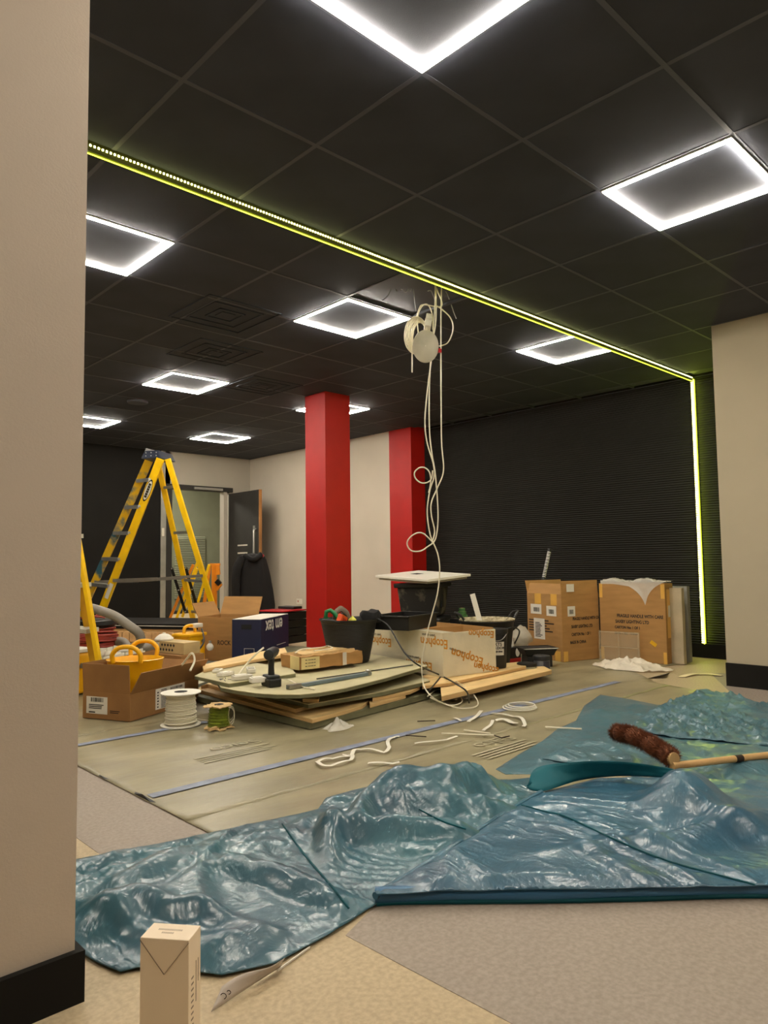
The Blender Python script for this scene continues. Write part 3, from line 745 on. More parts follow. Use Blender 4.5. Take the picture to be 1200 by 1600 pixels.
# ============================================================ BOXES ON THE LEFT
ZB = .060
F = G(372, 1034, ZB)
ck, wck = carton('cardboard_box', 'plain brown cardboard box with open flaps left of the navy box', F, G(396, 1028, ZB), .42, .385, card, rz=math.radians(26), w=.36, flaps=(('r', .18, 24), ('b', .14, 30)))
bpy.context.view_layer.update()
text('ROCK', ck, (-.0006, .145, .16), RL, .055, ink_br, sx=.9, bold=.001)
F = G(408, 1038, .09); 
nb = thing('navy_box', 'navy blue carton with upside-down white lettering on its side', 'box', F, math.radians(34))
wn_, dn_, hn_ = .66, .26, .365
MB().box(0, wn_, 0, dn_, 0, hn_).build('body', navy, nb, bevel=.003)
MB().box(.004, wn_-.004, .004, dn_-.004, hn_, hn_+.004).build('top', label_w, nb)
text('em tex', nb, (.30, -.0012, .295), (PI/2, PI, 0), .165, M('print_white2', 'd8d4cc', .5), sx=.85, bold=.0028)
mb = MB()
mb.box(.05, .13, -.0015, -.0002, .075, .078).box(.36, .58, -.0015, -.0002, .115, .119).build('scuff', label_w, nb)
mb = MB().box(-.0015, 0, .06, .15, .03, .033).box(-.0015, 0, .06, .15, .125, .128).box(-.0015, 0, .06, .063, .03, .128).box(-.0015, 0, .147, .15, .03, .128)
mb.build('printed_square', label_w, nb); text('em tex', nb, (-.0012, .105, .045), RL, .03, label_w)
MB().box(-.002, .001, .085, .175, .285, .325).build('hand_slot', void_black, nb)
# black tool cases with red lid
p = G(462, 1006, ZB); ts = thing('tool_case_stack', 'stack of black ribbed tool cases with a red lid beside the red column', 'tool case', (p.x-.02, p.y+.10, ZB), math.radians(10))
for k in range(4): MB().box(-.14, .26, -.05, .34, k*.085, k*.085+.078).build('case', blk, ts, bevel=.006)
MB().box(-.16, .22, -.06, .30, .342, .356).build('lid', redplug, ts, bevel=.003)
MB().box(.10, .24, .02, .26, .356, .385).build('handle_pad', blk, ts, bevel=.006)
# yellow site transformer
p = G(303, 1044, .03); tr = thing('site_transformer', 'yellow site transformer with a handle, beside the brown cardboard box', 'transformer', (p.x, p.y+.08, .065), math.radians(20))
MB().prism([(-.10, -.09), (.10, -.09), (.11, 0), (.10, .09), (-.10, .09), (-.11, 0)], 0, .255).build('body', yel_soft, tr, bevel=.01)
MB().prism([(-.115, -.10), (.115, -.10), (.125, 0), (.115, .10), (-.115, .10), (-.125, 0)], .235, .262).build('lid', yel_soft, tr, bevel=.008)
MB().tube(curve([(-.07, 0, .255), (-.06, 0, .31), (0, 0, .325), (.06, 0, .31), (.07, 0, .255)], 6), .014, 10).build('handle', yel_soft, tr, smooth=True)
MB().lathe([(.014, 0), (.014, .006)], 14, Matrix.Translation((.06, -.092, .19)) @ Matrix.Rotation(PI/2, 4, 'X'), cap1=True).build('bolt', steel, tr)
MB().tube(curve([(.10, -.05, .29), (.0, -.16, .20), (-.12, -.20, .13), (-.22, -.16, .06)], 8), .008, 8).build('lead', blk, tr, smooth=True)
MB().box(.03, .14, -.03, .04, .30, .335).build('plug', white_pl, tr, bevel=.004)
p = V(328, 1011, DEP(tr.location)+.0)
bl = thing('light_bulb', 'white globe bulb hanging beside the yellow transformer', 'bulb', p)
MB().lathe([(.002, -.032), (.02, -.026), (.032, -.006), (.03, .012), (.018, .028), (.012, .034)], 20).build('globe', white_pl, bl, smooth=True)
MB().lathe([(.012, .034), (.012, .055)], 14, cap1=True).build('screw_cap', alu, bl)
# diamond printed box with white dome fitting
p = G(252, 1032, .10)
F = V(243, 1019, 5.75); R = V(287, 1018, 5.55); F.z = R.z = min(F.z, R.z)
dm = thing('patterned_box', 'small brown box printed with black diamonds behind the open carton', 'box', F, frame(F, R)); wdm = (R-F).length
MB().box(0, wdm, 0, .16, 0, .09).build('body', M('box_tan', 'b9a070', .7), dm, bevel=.002)
mb = MB()
for i in range(5):
    for j in range(2):
        c = Vector((.065+.036*i+.018*(j % 2), -.0012, .028+.036*j)); a = .013
        mb.add([c+Vector((-a, 0, 0)), c+Vector((0, 0, -a)), c+Vector((a, 0, 0)), c+Vector((0, 0, a))], [(0, 1, 2, 3)])
mb.build('diamond_print', ink, dm); MB().box(.005, .045, -.0015, 0, .02, .085).build('label', label_w, dm)
MB().box(-.07, 0, .0, .16, .03, .032, Matrix.Rotation(math.radians(20), 4, 'Y')).build('flap', card_dk, dm)
zz = F.z+.092
p = F+(R-F)*.35+Vector((.04, .10, 0))
dl = thing('dome_fitting', 'white domed light fitting resting on the diamond printed box', 'light fitting', (p.x, p.y, zz))
MB().lathe([(.070, 0), (.074, .012), (.058, .03), (.035, .046), (.012, .052)], 28, cap1=True).build('dome', white_pl, dl, smooth=True)
MB().lathe([(.014, .05), (.010, .060)], 12, cap1=True).build('knob', white_pl, dl)
sb = thing('support_carton', 'brown carton under the diamond printed box', 'box', (F.x-.05, F.y-.02, .055), frame(F, R))
MB().box(0, wdm+.03, .0, .22, 0, F.z-.057).build('body', card_dk, sb)
MB().box(0, wdm+.03, .10, .13, F.z-.057, F.z-.0565).build('tape', tape_y, sb)
# pallet of boards far back left with black top
pa = V(158, 974, 7.2); pb = V(312, 974, 6.9); zt = pa.z
cxx = (pa+pb)/2; rz = frame(pa, pb); Lp = (pb-pa).length
pl_ = thing('pallet_stack', 'low stack of wrapped timber with a black sheet on top, behind the hose', 'stack', (pa.x, pa.y, 0), rz)
MB().box(-1.2, Lp+.02, 0, .75, zt-.05, zt).build('black_sheet', black_paint, pl_)
MB().box(-1.2, Lp+.02, -.003, .0, zt-.022, zt-.016).build('white_edge', label_w, pl_)
MB().box(-1.18, Lp, .01, .74, zt-.075, zt-.05).build('brown_layer', ply_edge, pl_)
k = 0; x = -1.15
while x < Lp-.08:
    MB().box(x, x+.075, -.02+.02*(k % 2)*0, .70, zt-.175, zt-.077, Matrix.Translation((0, 0, 0))).build('timber_end', pinkwood, pl_, bevel=.004); x += .083; k += 1
MB().box(-1.15, Lp, .02, .72, .012, zt-.177).build('base', card_dk, pl_)
# cable coil in red on a drum
p = G(158, 1035, 0); cb = V(150, 1004, 6.3); cz = cb.z
dr_ = thing('cable_drum', 'reel of red extension cable with a dark top, at far left beside the yellow ladder', 'cable reel', (cb.x, cb.y, Z0))
MB().lathe([(.16, 0), (.15, .04), (.11, .06), (.11, cz-.0)], 28).build('stand', blk, dr_, smooth=True)
mb = MB(); random.seed(5)
for k in range(34):
    zz = cz-.05+.16*(k % 17)/17; rr = .165+.022*random.random()-.03*abs((k % 17)/8.5-1)
    tilt = random.uniform(-.03, .03); ph = random.uniform(0, 6)
    mb.tube([(rr*math.cos(a*PI/14), rr*math.sin(a*PI/14), zz+tilt*math.cos(a*PI/14+ph)) for a in range(28)], .0075, 6, closed=True)
mb.build('cable_winding', cable_red, dr_, smooth=True)
MB().lathe([(.15, cz+.13), (.175, cz+.15), (.17, cz+.185), (.12, cz+.20), (.02, cz+.20)], 28, cap1=True).build('top_disc', blk, dr_, smooth=True)
MB().tube([(.13*math.cos(a*PI/12), .10*math.sin(a*PI/12), cz+.212+.012*math.sin(a*.5)) for a in range(20)], .008, 6).build('loose_loop', cable_red, dr_, smooth=True)
# grey hose
hp = [V(100, 935, 6.2), V(126, 946, 6.1), V(150, 952, 6.05), V(178, 962, 6.0), V(202, 978, 5.95), V(217, 990, 5.95), V(219, 1004, 6.0), V(205, 1012, 6.3)]
single('vacuum_hose', MB().tube(curve(hp, 10), .038, 16), hose_m, 'thick grey hose arching over the red cable reel', 'hose', smooth=True)
hp = [V(150, 1004, 6.35), V(190, 1002, 6.3), V(204, 1016, 6.2), V(225, 1012, 6.2), V(250, 1005, 6.35)]
hs = MB().tube(curve(hp, 10), .036, 16)
single('vacuum_hose', hs, hose_m, 'grey hose lying low behind the yellow tub handle', 'hose', smooth=True)
# ============================================================ OPEN CARTON FRONT LEFT
F = G(203, 1130); F.z = Z0
oc, ow = carton('cardboard_box', 'large open cardboard box at front left, holding a yellow tub', F, G(310, 1098), .36, .155, card_dk, t=.007, flaps=(('f', .15, 32), ('l', .17, 4), ('b', .17, 2), ('r', .13, 38)))
bpy.context.view_layer.update()
label_left(oc, .17, .33, .03, .13); bars_left(oc, .20, .30, .10, .125, 14); bars_left(oc, .19, .31, .06, .09, 3, vertical=False, name='printed_lines'); bars_left(oc, .25, .31, .035, .05, 1, vertical=False, name='printed_lines')
bars_left(oc, .07, .15, .04, .06, 2, ink_br, x=-.0003, vertical=False, name='printed_lines')
label_front(oc, .22, .50, .025, .15); bars_front(oc, .27, .33, .03, .145, 14, vertical=False); text('GSP', oc, (.43, -.0024, .10), RF, .045, ink); bars_front(oc, .36, .48, .125, .14, 9); bars_front(oc, .235, .25, .035, .14, 6, vertical=False, name='printed_lines')
# yellow tub inside (flexible builder's bucket)
c = W(oc) @ Vector((.235, .17, .012))
yt = thing('flexible_tub', 'bright yellow flexible tub with an arched handle standing in the open cardboard box', 'tub', (c.x, c.y, c.z), math.radians(-44))
prof = [(.145, 0), (.15, .01), (.20, .20), (.212, .255), (.218, .26), (.208, .262), (.196, .25), (.14, .02), (.02, .012)]
MB().lathe([(r_*.80, z*1.22) for r_, z in prof], 40, sx=1.0, sy=.92).build('tub_body', yel_soft, yt, smooth=True)
for s in (-1, 1):
    a = [(-.082, s*.150, .31), (-.085, s*.158, .36), (-.05, s*.164, .398), (0, s*.166, .408), (.05, s*.164, .398), (.085, s*.158, .36), (.082, s*.150, .31)]
    MB().tube(curve(a, 6), .014, 10).build('handle', yel_soft, yt, smooth=True)
# second yellow tub / case further left
c = V(150, 1047, 4.95); c.z = .012
yc = thing('tool_case', 'yellow case behind the open cardboard box at the left edge', 'case', (c.x-.16, c.y+.34, c.z), math.radians(20))
MB().box(-.30, .24, -.13, .13, 0, .29).build('case_body', yel_soft, yc, bevel=.02)
MB().box(-.31, .25, -.14, .14, .29, .315).build('rim', white_pl, yc, bevel=.006)
MB().tube(curve([(-.22, -.08, .31), (-.20, -.08, .37), (-.10, -.08, .385), (.0, -.08, .37), (.02, -.08, .31)], 6), .022, 10).build('handle', yel_soft, yc, smooth=True)
MB().lathe([(.018, 0), (.018, .01)], 14, Matrix.Translation((.12, -.135, .2)) @ Matrix.Rotation(PI/2, 4, 'X'), cap1=True).build('latch', steel, yc)
mb = MB().lathe([(.035, 0), (.05, .006), (.05, .03), (.035, .036)], 20, Matrix.Translation((-.1, -.02, .318)), cap1=True); mb.build('red_centre', cable_red, yc)
# assorted white off-cuts on top of the cases
random.seed(11)
offs = [(150, 1030, 5.3, .26, .05, .02, 30), (185, 1016, 5.5, .20, .06, .035, 10), (215, 1020, 5.6, .16, .05, .03, -20), (170, 1008, 5.8, .14, .07, .05, 50), (270, 1035, 5.0, .22, .04, .02, 25), (205, 1006, 5.9, .12, .09, .05, 0), (228, 1033, 5.2, .18, .03, .02, 40), (258, 1028, 5.2, .16, .06, .03, 0)]
onames = ['long flat white plastic strip', 'grey-white plastic bracket', 'pale folded plastic cover', 'white plastic wedge', 'white plastic strip near the small diamond box', 'pale upright plastic block', 'narrow white trunking piece', 'cream plastic piece']
pb_ = thing('parts_crate', 'low brown crate carrying white plastic parts behind the yellow tubs', 'crate', (V(200, 1040, 5.6).x, V(200, 1040, 5.6).y, .012), math.radians(24))
MB().box(-.34, .12, -.17, .17, 0, .20).build('crate_body', card_dk, pb_, bevel=.004)
MB().box(-.33, .11, -.16, .16, .20, .212).build('crate_liner', M('liner', '8d8268', .7), pb_)
for k, (px, py, D, L, Wd, Hh, a) in enumerate(offs):
    cxr = Matrix.Rotation(math.radians(24), 3, 'Z') @ Vector((-.30+.055*k, (-.12, .03, -.05, .1)[k % 4], 0))
    rp = pb_.location + cxr
    o = thing('plastic_part', onames[k]+' lying on the crate behind the yellow tub', 'plastic part', (rp.x, rp.y, .226), math.radians(a), 'white plastic parts behind the yellow tub')
    T = Matrix.Rotation(random.uniform(-.1, .1)+.06*k/4, 4, 'Y')
    MB().box(-L/2, L/2, -Wd/2, Wd/2, .012, .012+Hh*.4, T).build('base', (white_pl, M('plastic_grey', 'b5b0a0', .5))[k % 2], o)
    MB().box(-L/2, L/2, -Wd/2, -Wd/2+.006, 0, Hh+.02, T).box(-L/2, -L/2+.006, -Wd/2, Wd/2, 0, Hh+.02, T).build('lip', white_pl, o)
# cream cable loop over the box edge
pts = [V(265, 1050, 4.55), V(283, 1040, 4.55), V(299, 1021, 4.5), V(304, 1032, 4.48), V(297, 1048, 4.42)]
single('cable', MB().tube(curve(pts, 10), .0065, 8), cream_cable, 'cream cable loop arching over the edge of the open cardboard box', 'cable', smooth=True)
# ============================================================ REELS
def reel(name, label, x, y, rf, rc, h, mat_w, turns, rw, fl_mat=white_pl, wavy=0):
    t = thing(name, label, 'cable reel', (x, y, Z0+.002))
    def flange(z, q):
        mb = MB(); n = 40
        vs = [(0, 0, z+.0025)]+[((rf*(1+wavy*q*noise.noise((math.cos(2*PI*k/n)*2, math.sin(2*PI*k/n)*2, z*50))))*math.cos(2*PI*k/n), rf*(1+wavy*q*noise.noise((math.cos(2*PI*k/n)*2, math.sin(2*PI*k/n)*2, z*50)))*math.sin(2*PI*k/n), z+.0025*0+wavy*.03*noise.noise((k*.5, z, 1))) for k in range(n)]
        top = [(v[0]*.999, v[1]*.999, v[2]+.005) for v in vs]
        N = n+1
        fs = [(0, 1+(k+1) % n, 1+k) for k in range(n)]+[(N, N+1+k, N+1+(k+1) % n) for k in range(n)]+[(1+k, 1+(k+1) % n, N+1+(k+1) % n, N+1+k) for k in range(n)]
        return mb.add(vs+top, fs)
    flange(0, 1).build('flange', fl_mat, t, smooth=True); flange(h-.006, 1).build('flange', fl_mat, t, smooth=True)
    mb = MB()
    N = turns*24; pts = []
    for k in range(N+1):
        f_ = k/N; zz = .008+rw+(h-.016-2*rw)*f_; rr = rc+.008*(1-f_)+.003*math.sin(f_*40)
        pts.append((rr*math.cos(2*PI*k/24), rr*math.sin(2*PI*k/24), zz))
    mb.tube(pts, rw, 6); mb.lathe([(rc-.002, .004), (rc-.002, h-.006)], 30); mb.build('winding', mat_w, t, smooth=True)
    MB().lathe([(rf*.33, h), (rf*.33, h+.0015)], 24, cap1=True).build('hub_hole', void_black, t)
    return t
p = G(285, 1136)
reel('cable_reel', 'white cable reel standing on the floor in front of the boards', p.x, p.y+.02, .112, .076, .185, cream_cable, 17, .0052)
mb = MB().tube(curve([(p.x+.09, p.y+.02, .03), (p.x+.13, p.y-.06, .022), (p.x+.16, p.y-.16, .018)], 8), .005, 6)
single('cable', mb, cream_cable, 'short white cable tail running between the two reels', 'cable', smooth=True)
p = G(345, 1140)
gr = reel('cable_reel', 'small reel of green wire with a torn card top', p.x, p.y+.02, .078, .050, .125, green_wire, 20, .003, kraft, wavy=.35)
for k in range(3):
    q = [(p.x+.05+.02*math.cos(a*PI/8)*(1+k*.5), p.y-.03+.02*k, .075+(.05-.006*k)*math.sin(a*PI/8)) for a in range(16)]
    MB().tube(q, .0014, 5, closed=True).build('loose_wire', cream_cable, gr, smooth=True, world=True)
MB().box(-.11, -.03, -.035, -.02, .004, .018, Matrix.Rotation(.3, 4, 'Z')).build('tag', kraft, gr)
# ============================================================ ITEMS ON THE PILE
ZT = .2015
# parcel
F = V(467, 1052, DEP(G(470, 1054, ZT))); F = G(470, 1053, ZT)
R = G(566, 1041, ZT)
L_ = G(403, 1034, ZT)
rz = frame(F, R); wp = (R-F).length
pc = thing('parcel', 'flat brown parcel torn and taped, lying on the curved board', 'parcel', (F.x, F.y, .2255), rz)
dp = .25
def crumple(mb, amp, sd):
    mb.v = [v+Vector((noise.noise(v*14+Vector((sd, 0, 0))), noise.noise(v*14+Vector((0, sd, 0))), noise.noise(v*14+Vector((0, 0, sd)))))*amp for v in mb.v]; return mb
def gridbox(w, d, h, n=14):
    bm = bmesh.new(); bmesh.ops.create_cube(bm, size=1)
    bmesh.ops.subdivide_edges(bm, edges=bm.edges[:], cuts=n, use_grid_fill=True)
    mb = MB(); mb.add([(v.co.x*w+w/2, v.co.y*d+d/2, v.co.z*h+h/2) for v in bm.verts], [tuple(v.index for v in f.verts) for f in bm.faces]); bm.free(); return mb
crumple(gridbox(wp, dp, .082), .010, 3).build('body', card, pc, smooth=True)
crumple(gridbox(wp*.86, dp*.8, .02), .014, 8).build('torn_wrap', kraft, pc, smooth=True).location = (.03, .03, .075)
o = MB().box(-.0, .003, .0, .11, 0, .085).build('paper_label', M('label_cream', 'd9c68a', .7), pc); o.location = (-.007, .01, -.002)
o = MB().box(0, .14, -.003, 0, 0, .075).build('paper_label', M('label_cream', 'd9c68a', .7), pc); o.location = (.0, -.006, .002)
for k in range(3): bars_front(pc, .03, .11, .018+.02*k, .024+.02*k, 7, y=-.0095, name='handwriting')
o = MB().box(.33, .36, -.009, -.006, .0, .085).build('tape', clearp, pc)
pts = curve([(.02, .10, .10), (.12, .18, .108), (.25, .15, .112), (.36, .22, .108), (.30, .08, .108), (.15, .07, .106)], 8)
MB().tube(pts, .0045, 6).build('cable_tie', cream_cable, pc, smooth=True)
MB().box(.20, .42, .17, .20, .096, .10, Matrix.Rotation(.1, 4, 'Z')).build('strip', ply, pc)
# drill standing on its battery
p = G(424, 1072, ZT)
dz = thing('cordless_drill', 'dark cordless drill standing on its battery on the curved board', 'drill', (p.x, p.y, ZT), math.radians(-10))
def rbox(x0, x1, y0, y1, z0, z1, nm, mat, bev=.008): return MB().box(x0, x1, y0, y1, z0, z1).build(nm, mat, dz, bevel=bev)
drill_m = M('drill_body', '22282a', .45, var=.1)
rbox(-.038, .042, -.055, .065, 0, .048, 'battery', blk)
rbox(-.033, .037, -.048, .058, .048, .066, 'battery_shoe', drill_m)
MB().tube([(0, 0, .06), (.0, .002, .11), (.0, .0, .165)], [.020, .0175, .020], 12).build('grip', blk, dz, smooth=True)
MB().tube([(-.045, -.055, .188), (-.04, -.05, .188), (0, 0, .19), (.04, .05, .192), (.045, .055, .192)], [.012, .030, .033, .030, .014], 18).build('motor_housing', drill_m, dz, smooth=True)
MB().tube([(.045, .055, .192), (.075, .092, .193), (.082, .10, .193)], [.021, .019, .010], 16).build('chuck', blk_metal, dz, smooth=True)
rbox(-.004, .024, .006, .03, .13, .15, 'trigger', M('trigger_grey', '4a4f50', .5), .003)
# metal sealant gun / closer arm
F = G(452, 1078, ZT); R = G(581, 1055, ZT)
lv = thing('metal_arm', 'long grey metal bar lying across the curved board beside the drill', 'bar', (F.x, F.y, ZT+.001), frame(F, R)); wl = (R-F).length
MB().box(0, wl, 0, .028, 0, .020).build('bar', greyblue, lv, bevel=.003)
MB().box(0, .09, -.004, .03, .0, .024).build('perforated_end', steel, lv, bevel=.002)
MB().lathe([(.018, 0), (.018, .03), (.010, .036)], 16, Matrix.Translation((wl-.02, .014, .0)), cap1=True).build('pivot', steel, lv)
F = G(495, 1062, ZT); R = G(645, 1040, ZT)
single('rod', MB().tube([F+Vector((0, 0, .005)), R+Vector((0, 0, .005))], .004, 6), blk, 'thin dark rod lying on the curved board behind the metal bar', 'rod')
# white fittings
fit = [(352, 1056, .11, .05, .022, 20), (392, 1050, .13, .055, .026, 60), (378, 1062, .12, .05, .028, -12), (340, 1050, .09, .05, .018, 45), (404, 1066, .10, .06, .028, -15)]
fl_ = ['white plastic fitting at the left end of the short board', 'white fitting near the parcel corner', 'long white fitting nearest the drill', 'small white fitting at the rear of the short board', 'square white fitting touching the drill side']
for k, (px, py, L, Wd, Hh, a) in enumerate(fit):
    zf = .2255 if k != 4 else .2255
    p = G(px, py, zf); o = thing('white_fitting', fl_[k], 'fitting', (p.x, p.y, zf+.001), math.radians(a), 'white fittings on the pile')
    MB().box(-L/2, L/2, -Wd/2, Wd/2, 0, Hh).build('body', white_pl, o, bevel=.004)
    MB().box(-L/2+.01, L/2-.03, -Wd/2+.008, Wd/2-.008, Hh, Hh+.004).build('cover', (white_pl, M('plastic_grey', 'b5b0a0', .5))[k % 2], o, bevel=.001)
mb = MB(); random.seed(3)
for k in range(14):
    p = G(358+random.uniform(-14, 22), 1060+random.uniform(-5, 4), .2268); a = random.uniform(0, 3); mb.tube([p, p+Vector((.02*math.cos(a), .02*math.sin(a), .002))], .0025, 5)
single('loose_screws', mb, steel, 'scatter of small screws beside the white fittings', 'screws'); bpy.data.objects['loose_screws']['kind'] = 'stuff'
pts = [G(372, 1055, .235), V(385, 1038, DEP(G(385, 1050, .23))), V(400, 1022, DEP(G(385, 1050, .23))+.02), V(412, 1012, DEP(G(385, 1050, .23))+.06)]
single('cable', MB().tube(curve(pts, 8), .006, 8), cream_cable, 'white cable rising from the fittings to the parcel top', 'cable', smooth=True)
pts = [G(436, 1062, .232), G(450, 1062, ZT+.02), G(470, 1072, ZT+.008), G(492, 1077, ZT+.006)]
single('cable', MB().tube(curve(pts, 8), .004, 6), cream_cable, 'thin white lead snaking in front of the metal bar', 'cable', smooth=True)
# ---- black flexible tub with tools
p = G(560, 1036, ZT)
tb_ = thing('flexible_tub', 'black ribbed flexible tub full of tools on the curved board', 'tub', (p.x, p.y+.10, ZT), math.radians(10))
prof = [(.135, 0), (.142, .006)]
for k in range(26): z = .02+.27*k/26; prof += [(.142+.062*z/.3, z), (.145+.062*z/.3, z+.004)]
prof += [(.207, .298), (.216, .304), (.216, .312), (.203, .31), (.195, .29), (.14, .02), (.02, .018)]
MB().lathe(prof, 44).build('tub_body', blk, tb_, smooth=True)
for s in (-1, 1): MB().tube(curve([(s*.20, -.07, .30), (s*.235, -.05, .31), (s*.25, 0, .315), (s*.235, .05, .31), (s*.20, .07, .30)], 6), .011, 8).build('handle', blk, tb_, smooth=True)
MB().lathe([(.19, .22), (.05, .235)], 24, cap1=True).build('contents', void_black, tb_)
TC = tb_.location
Dt = DEP(TC)
def at(px, py, dd=0): return V(px, py, Dt+dd)
# saw with green handle
a, c = at(533, 990, -.02), at(506, 944, -.02)
sw = thing('hand_saw', 'hand saw with a green handle sticking out of the black tub', 'saw', a)
d_ = (c-a).normalized(); side = d_.cross(CF).normalized()
def P2(u, v, o=0): return a+d_*u+side*v+CF*o
ring = [(.04, -.028), (.09, -.034), (.15, -.032), (.185, -.018), (.19, .012), (.16, .036), (.10, .038), (.05, .03)]
MB().tube([P2(u, v) for u, v in ring], .016, 10, closed=True).build('handle', green_pl, sw, smooth=True, world=True)
MB().add([P2(.06, -.03, -.001), P2(.05, .03, -.001), P2(-.16, .05, -.001), P2(-.16, -.03, -.001), P2(.06, -.03, .001), P2(.05, .03, .001), P2(-.16, .05, .001), P2(-.16, -.03, .001)], [(0, 1, 2, 3), (7, 6, 5, 4), (0, 3, 7, 4), (1, 5, 6, 2), (0, 4, 5, 1), (3, 2, 6, 7)]).build('blade', steel, sw, world=True)
# orange case
o = thing('orange_tool', 'orange plastic tool poking out of the black tub', 'tool', at(533, 972, -.03)); o.rotation_euler = (.2, .35, .4)
MB().box(-.045, .045, -.02, .02, -.08, .05).build('body', orange, o, bevel=.006); MB().box(-.022, .022, -.022, -.02, -.01, .03).build('panel', redplug, o)
MB().box(-.028, .028, -.012, .012, .05, .062).build('collar', blk, o, bevel=.003)
single('work_glove', crumple(MB().tube(curve([at(522, 985, .02), at(524, 960, .02), at(534, 952, .03), at(544, 962, .04), at(545, 985, .04)], 8), .022, 10), .012, 4), M('glove_grey', '6f5f50', .9), 'worn brown-grey glove behind the orange tool in the tub', 'glove', smooth=True)
o = single('sponge', MB().lathe([(.001, .045), (.03, .02), (.036, -.03), (.03, -.05)], 5, Matrix.Translation(at(551, 972, .0))), M('sponge_yellow', 'd6d45a', .8), 'yellow-green wedge poking out of the black tub', 'sponge')
single('coiled_lead', MB().tube(curve([at(508, 985, -.05), at(512, 968, -.07), at(524, 972, -.09), at(528, 980, -.09), at(536, 972, -.1), at(541, 985, -.08)], 8), .006, 8), blk, 'black lead looped at the left of the tub rim', 'cable', smooth=True)
# dark fabric heap at the back of the tub
single('dark_cloth', crumple(MB().lathe([(.07, -.04), (.08, 0), (.06, .03), (.02, .045)], 20, Matrix.Translation(at(581, 962, .10)), cap1=True), .03, 6), fabric_blk, 'bunched black cloth on the back of the tub', 'cloth', smooth=True)
# black trays behind
cr = thing('plastic_crate', 'low black plastic tray behind the tub and the wrapped box', 'tray', (0, 0, 0), math.radians(15))
q = V(634, 978, 5.45); cr.location = (q.x, q.y, .422)
hh = .105
MB().box(-.22, .22, -.15, -.145, 0, hh).box(-.22, .22, .145, .15, 0, hh).box(-.22, -.215, -.15, .15, 0, hh).box(.215, .22, -.15, .15, 0, hh).box(-.22, .22, -.15, .15, 0, .006).build('tray_body', blk, cr, bevel=.003)
MB().box(-.235, .235, -.165, -.145, hh-.012, hh).box(-.235, .235, .145, .165, hh-.012, hh).box(-.235, -.215, -.165, .165, hh-.012, hh).box(.215, .235, -.165, .165, hh-.012, hh).build('rim', blk, cr, bevel=.003)
# ---- wrapped box with upside-down orange print
F = G(693, 1059, .111)
eb = thing('wrapped_box', 'long white film-wrapped box with upside-down orange lettering, open at the top', 'box', F, math.radians(-14))
we, de, he = .50, 1.22, .305
eb.rotation_euler.z = math.radians(-9)
best = min((abs(PX(W(eb) @ Vector((0, d_, .2)))[0]-590), d_) for d_ in [x*.02 for x in range(20, 110)]); de = .98
mb = MB().box(0, we, 0, .01, 0, he).box(0, we, de-.01, de, 0, he).box(0, .01, .01, de-.01, 0, he).box(we-.01, we, .01, de-.01, 0, he).box(.01, we-.01, .01, de-.01, 0, .05)
mb.build('body', ecofilm, eb, bevel=.003)
MB().box(.011, we-.011, .35, .36, .1, he+.004).box(we-.02, we-.012, .012, de-.012, .05, he+.012).build('card_lining', card, eb)
MB().box(-.004, we*.2, -.003, de, he-.001, he+.003).build('top_fold', ecofilm, eb)
RFU = (PI/2, PI, 0); RLU = (PI/2, PI, -PI/2)
def ttx(s_, loc, rot, sz, mat_=eco_or, b_=.0016): text(s_, eb, loc, rot, sz, mat_, sx=1.0, bold=b_)
ttx('Ecophon', (.22, -.0012, .125), (PI/2, PI+.32, 0), .088); ttx('Ecophon', (.36, -.0012, .28), (PI/2, PI+.1, 0), .07)
ttx('Ecophon', (.40, -.0012, .03), (PI/2, PI+.25, 0), .07); ttx('SAINT-GOBAIN', (.13, -.0012, .175), (PI/2, PI+.32, 0), .022, ink, 0)
ttx('Ecophon', (-.0012, .10, .235), RLU, .088); ttx('Ecophon', (-.0012, .28, .06), RLU, .088); ttx('Ecophon', (-.0012, .78, .19), RLU, .088)
ttx('SAINT-GOBAIN', (-.0012, .16, .285), RLU, .022, ink, 0); ttx('SAINT-GOBAIN', (-.0012, .35, .11), RLU, .022, ink, 0); ttx('SAINT-GOBAIN', (-.0012, .84, .24), RLU, .022, ink, 0)
# ---- big black bin under a white ceiling tile
b_ = V(662, 962, 6.62)
bn = thing('storage_bin', 'large black bin spattered with plaster under a flat white lid panel', 'bin', (b_.x, b_.y, b_.z), math.radians(30))
s4 = [(-.5, -.36), (.5, -.36), (.5, .36), (-.5, .36)]
def frus(w0, d0, w1, d1, z0, z1, T=None):
    mb = MB(); vs = [(-w0, -d0, z0), (w0, -d0, z0), (w0, d0, z0), (-w0, d0, z0), (-w1, -d1, z1), (w1, -d1, z1), (w1, d1, z1), (-w1, d1, z1)]
    return mb.add(vs, [(3, 2, 1, 0), (4, 5, 6, 7), (0, 1, 5, 4), (1, 2, 6, 5), (2, 3, 7, 6), (3, 0, 4, 7)], T)
frus(.20, .16, .235, .19, 0, .27).build('bin_body', blk_dusty, bn, bevel=.02)
frus(.255, .21, .26, .215, .262, .30).build('rim', blk, bn, bevel=.008)
MB().box(-.05, .02, -.185, -.165, .08, .19).build('latch', blk, bn, bevel=.004)
frus(.255, .21, .25, .205, -.055, -.005).build('base_lid', blk, bn, bevel=.012)
su = thing('storage_bin', 'dark lower bin under the large plaster-spattered bin', 'bin', (b_.x, b_.y, .012), math.radians(30))
frus(.18, .15, .22, .18, 0, b_.z-.07).build('bin_body', blk, su, bevel=.01); frus(.235, .195, .235, .195, b_.z-.10, b_.z-.07).build('rim', blk, su, bevel=.004)
zt = b_.z+.34
Lf, Ff, Rf, Bf = V(590, 893, 6.5), V(680, 909, 5.95), V(750, 904, 6.2), V(665, 890, 6.75)
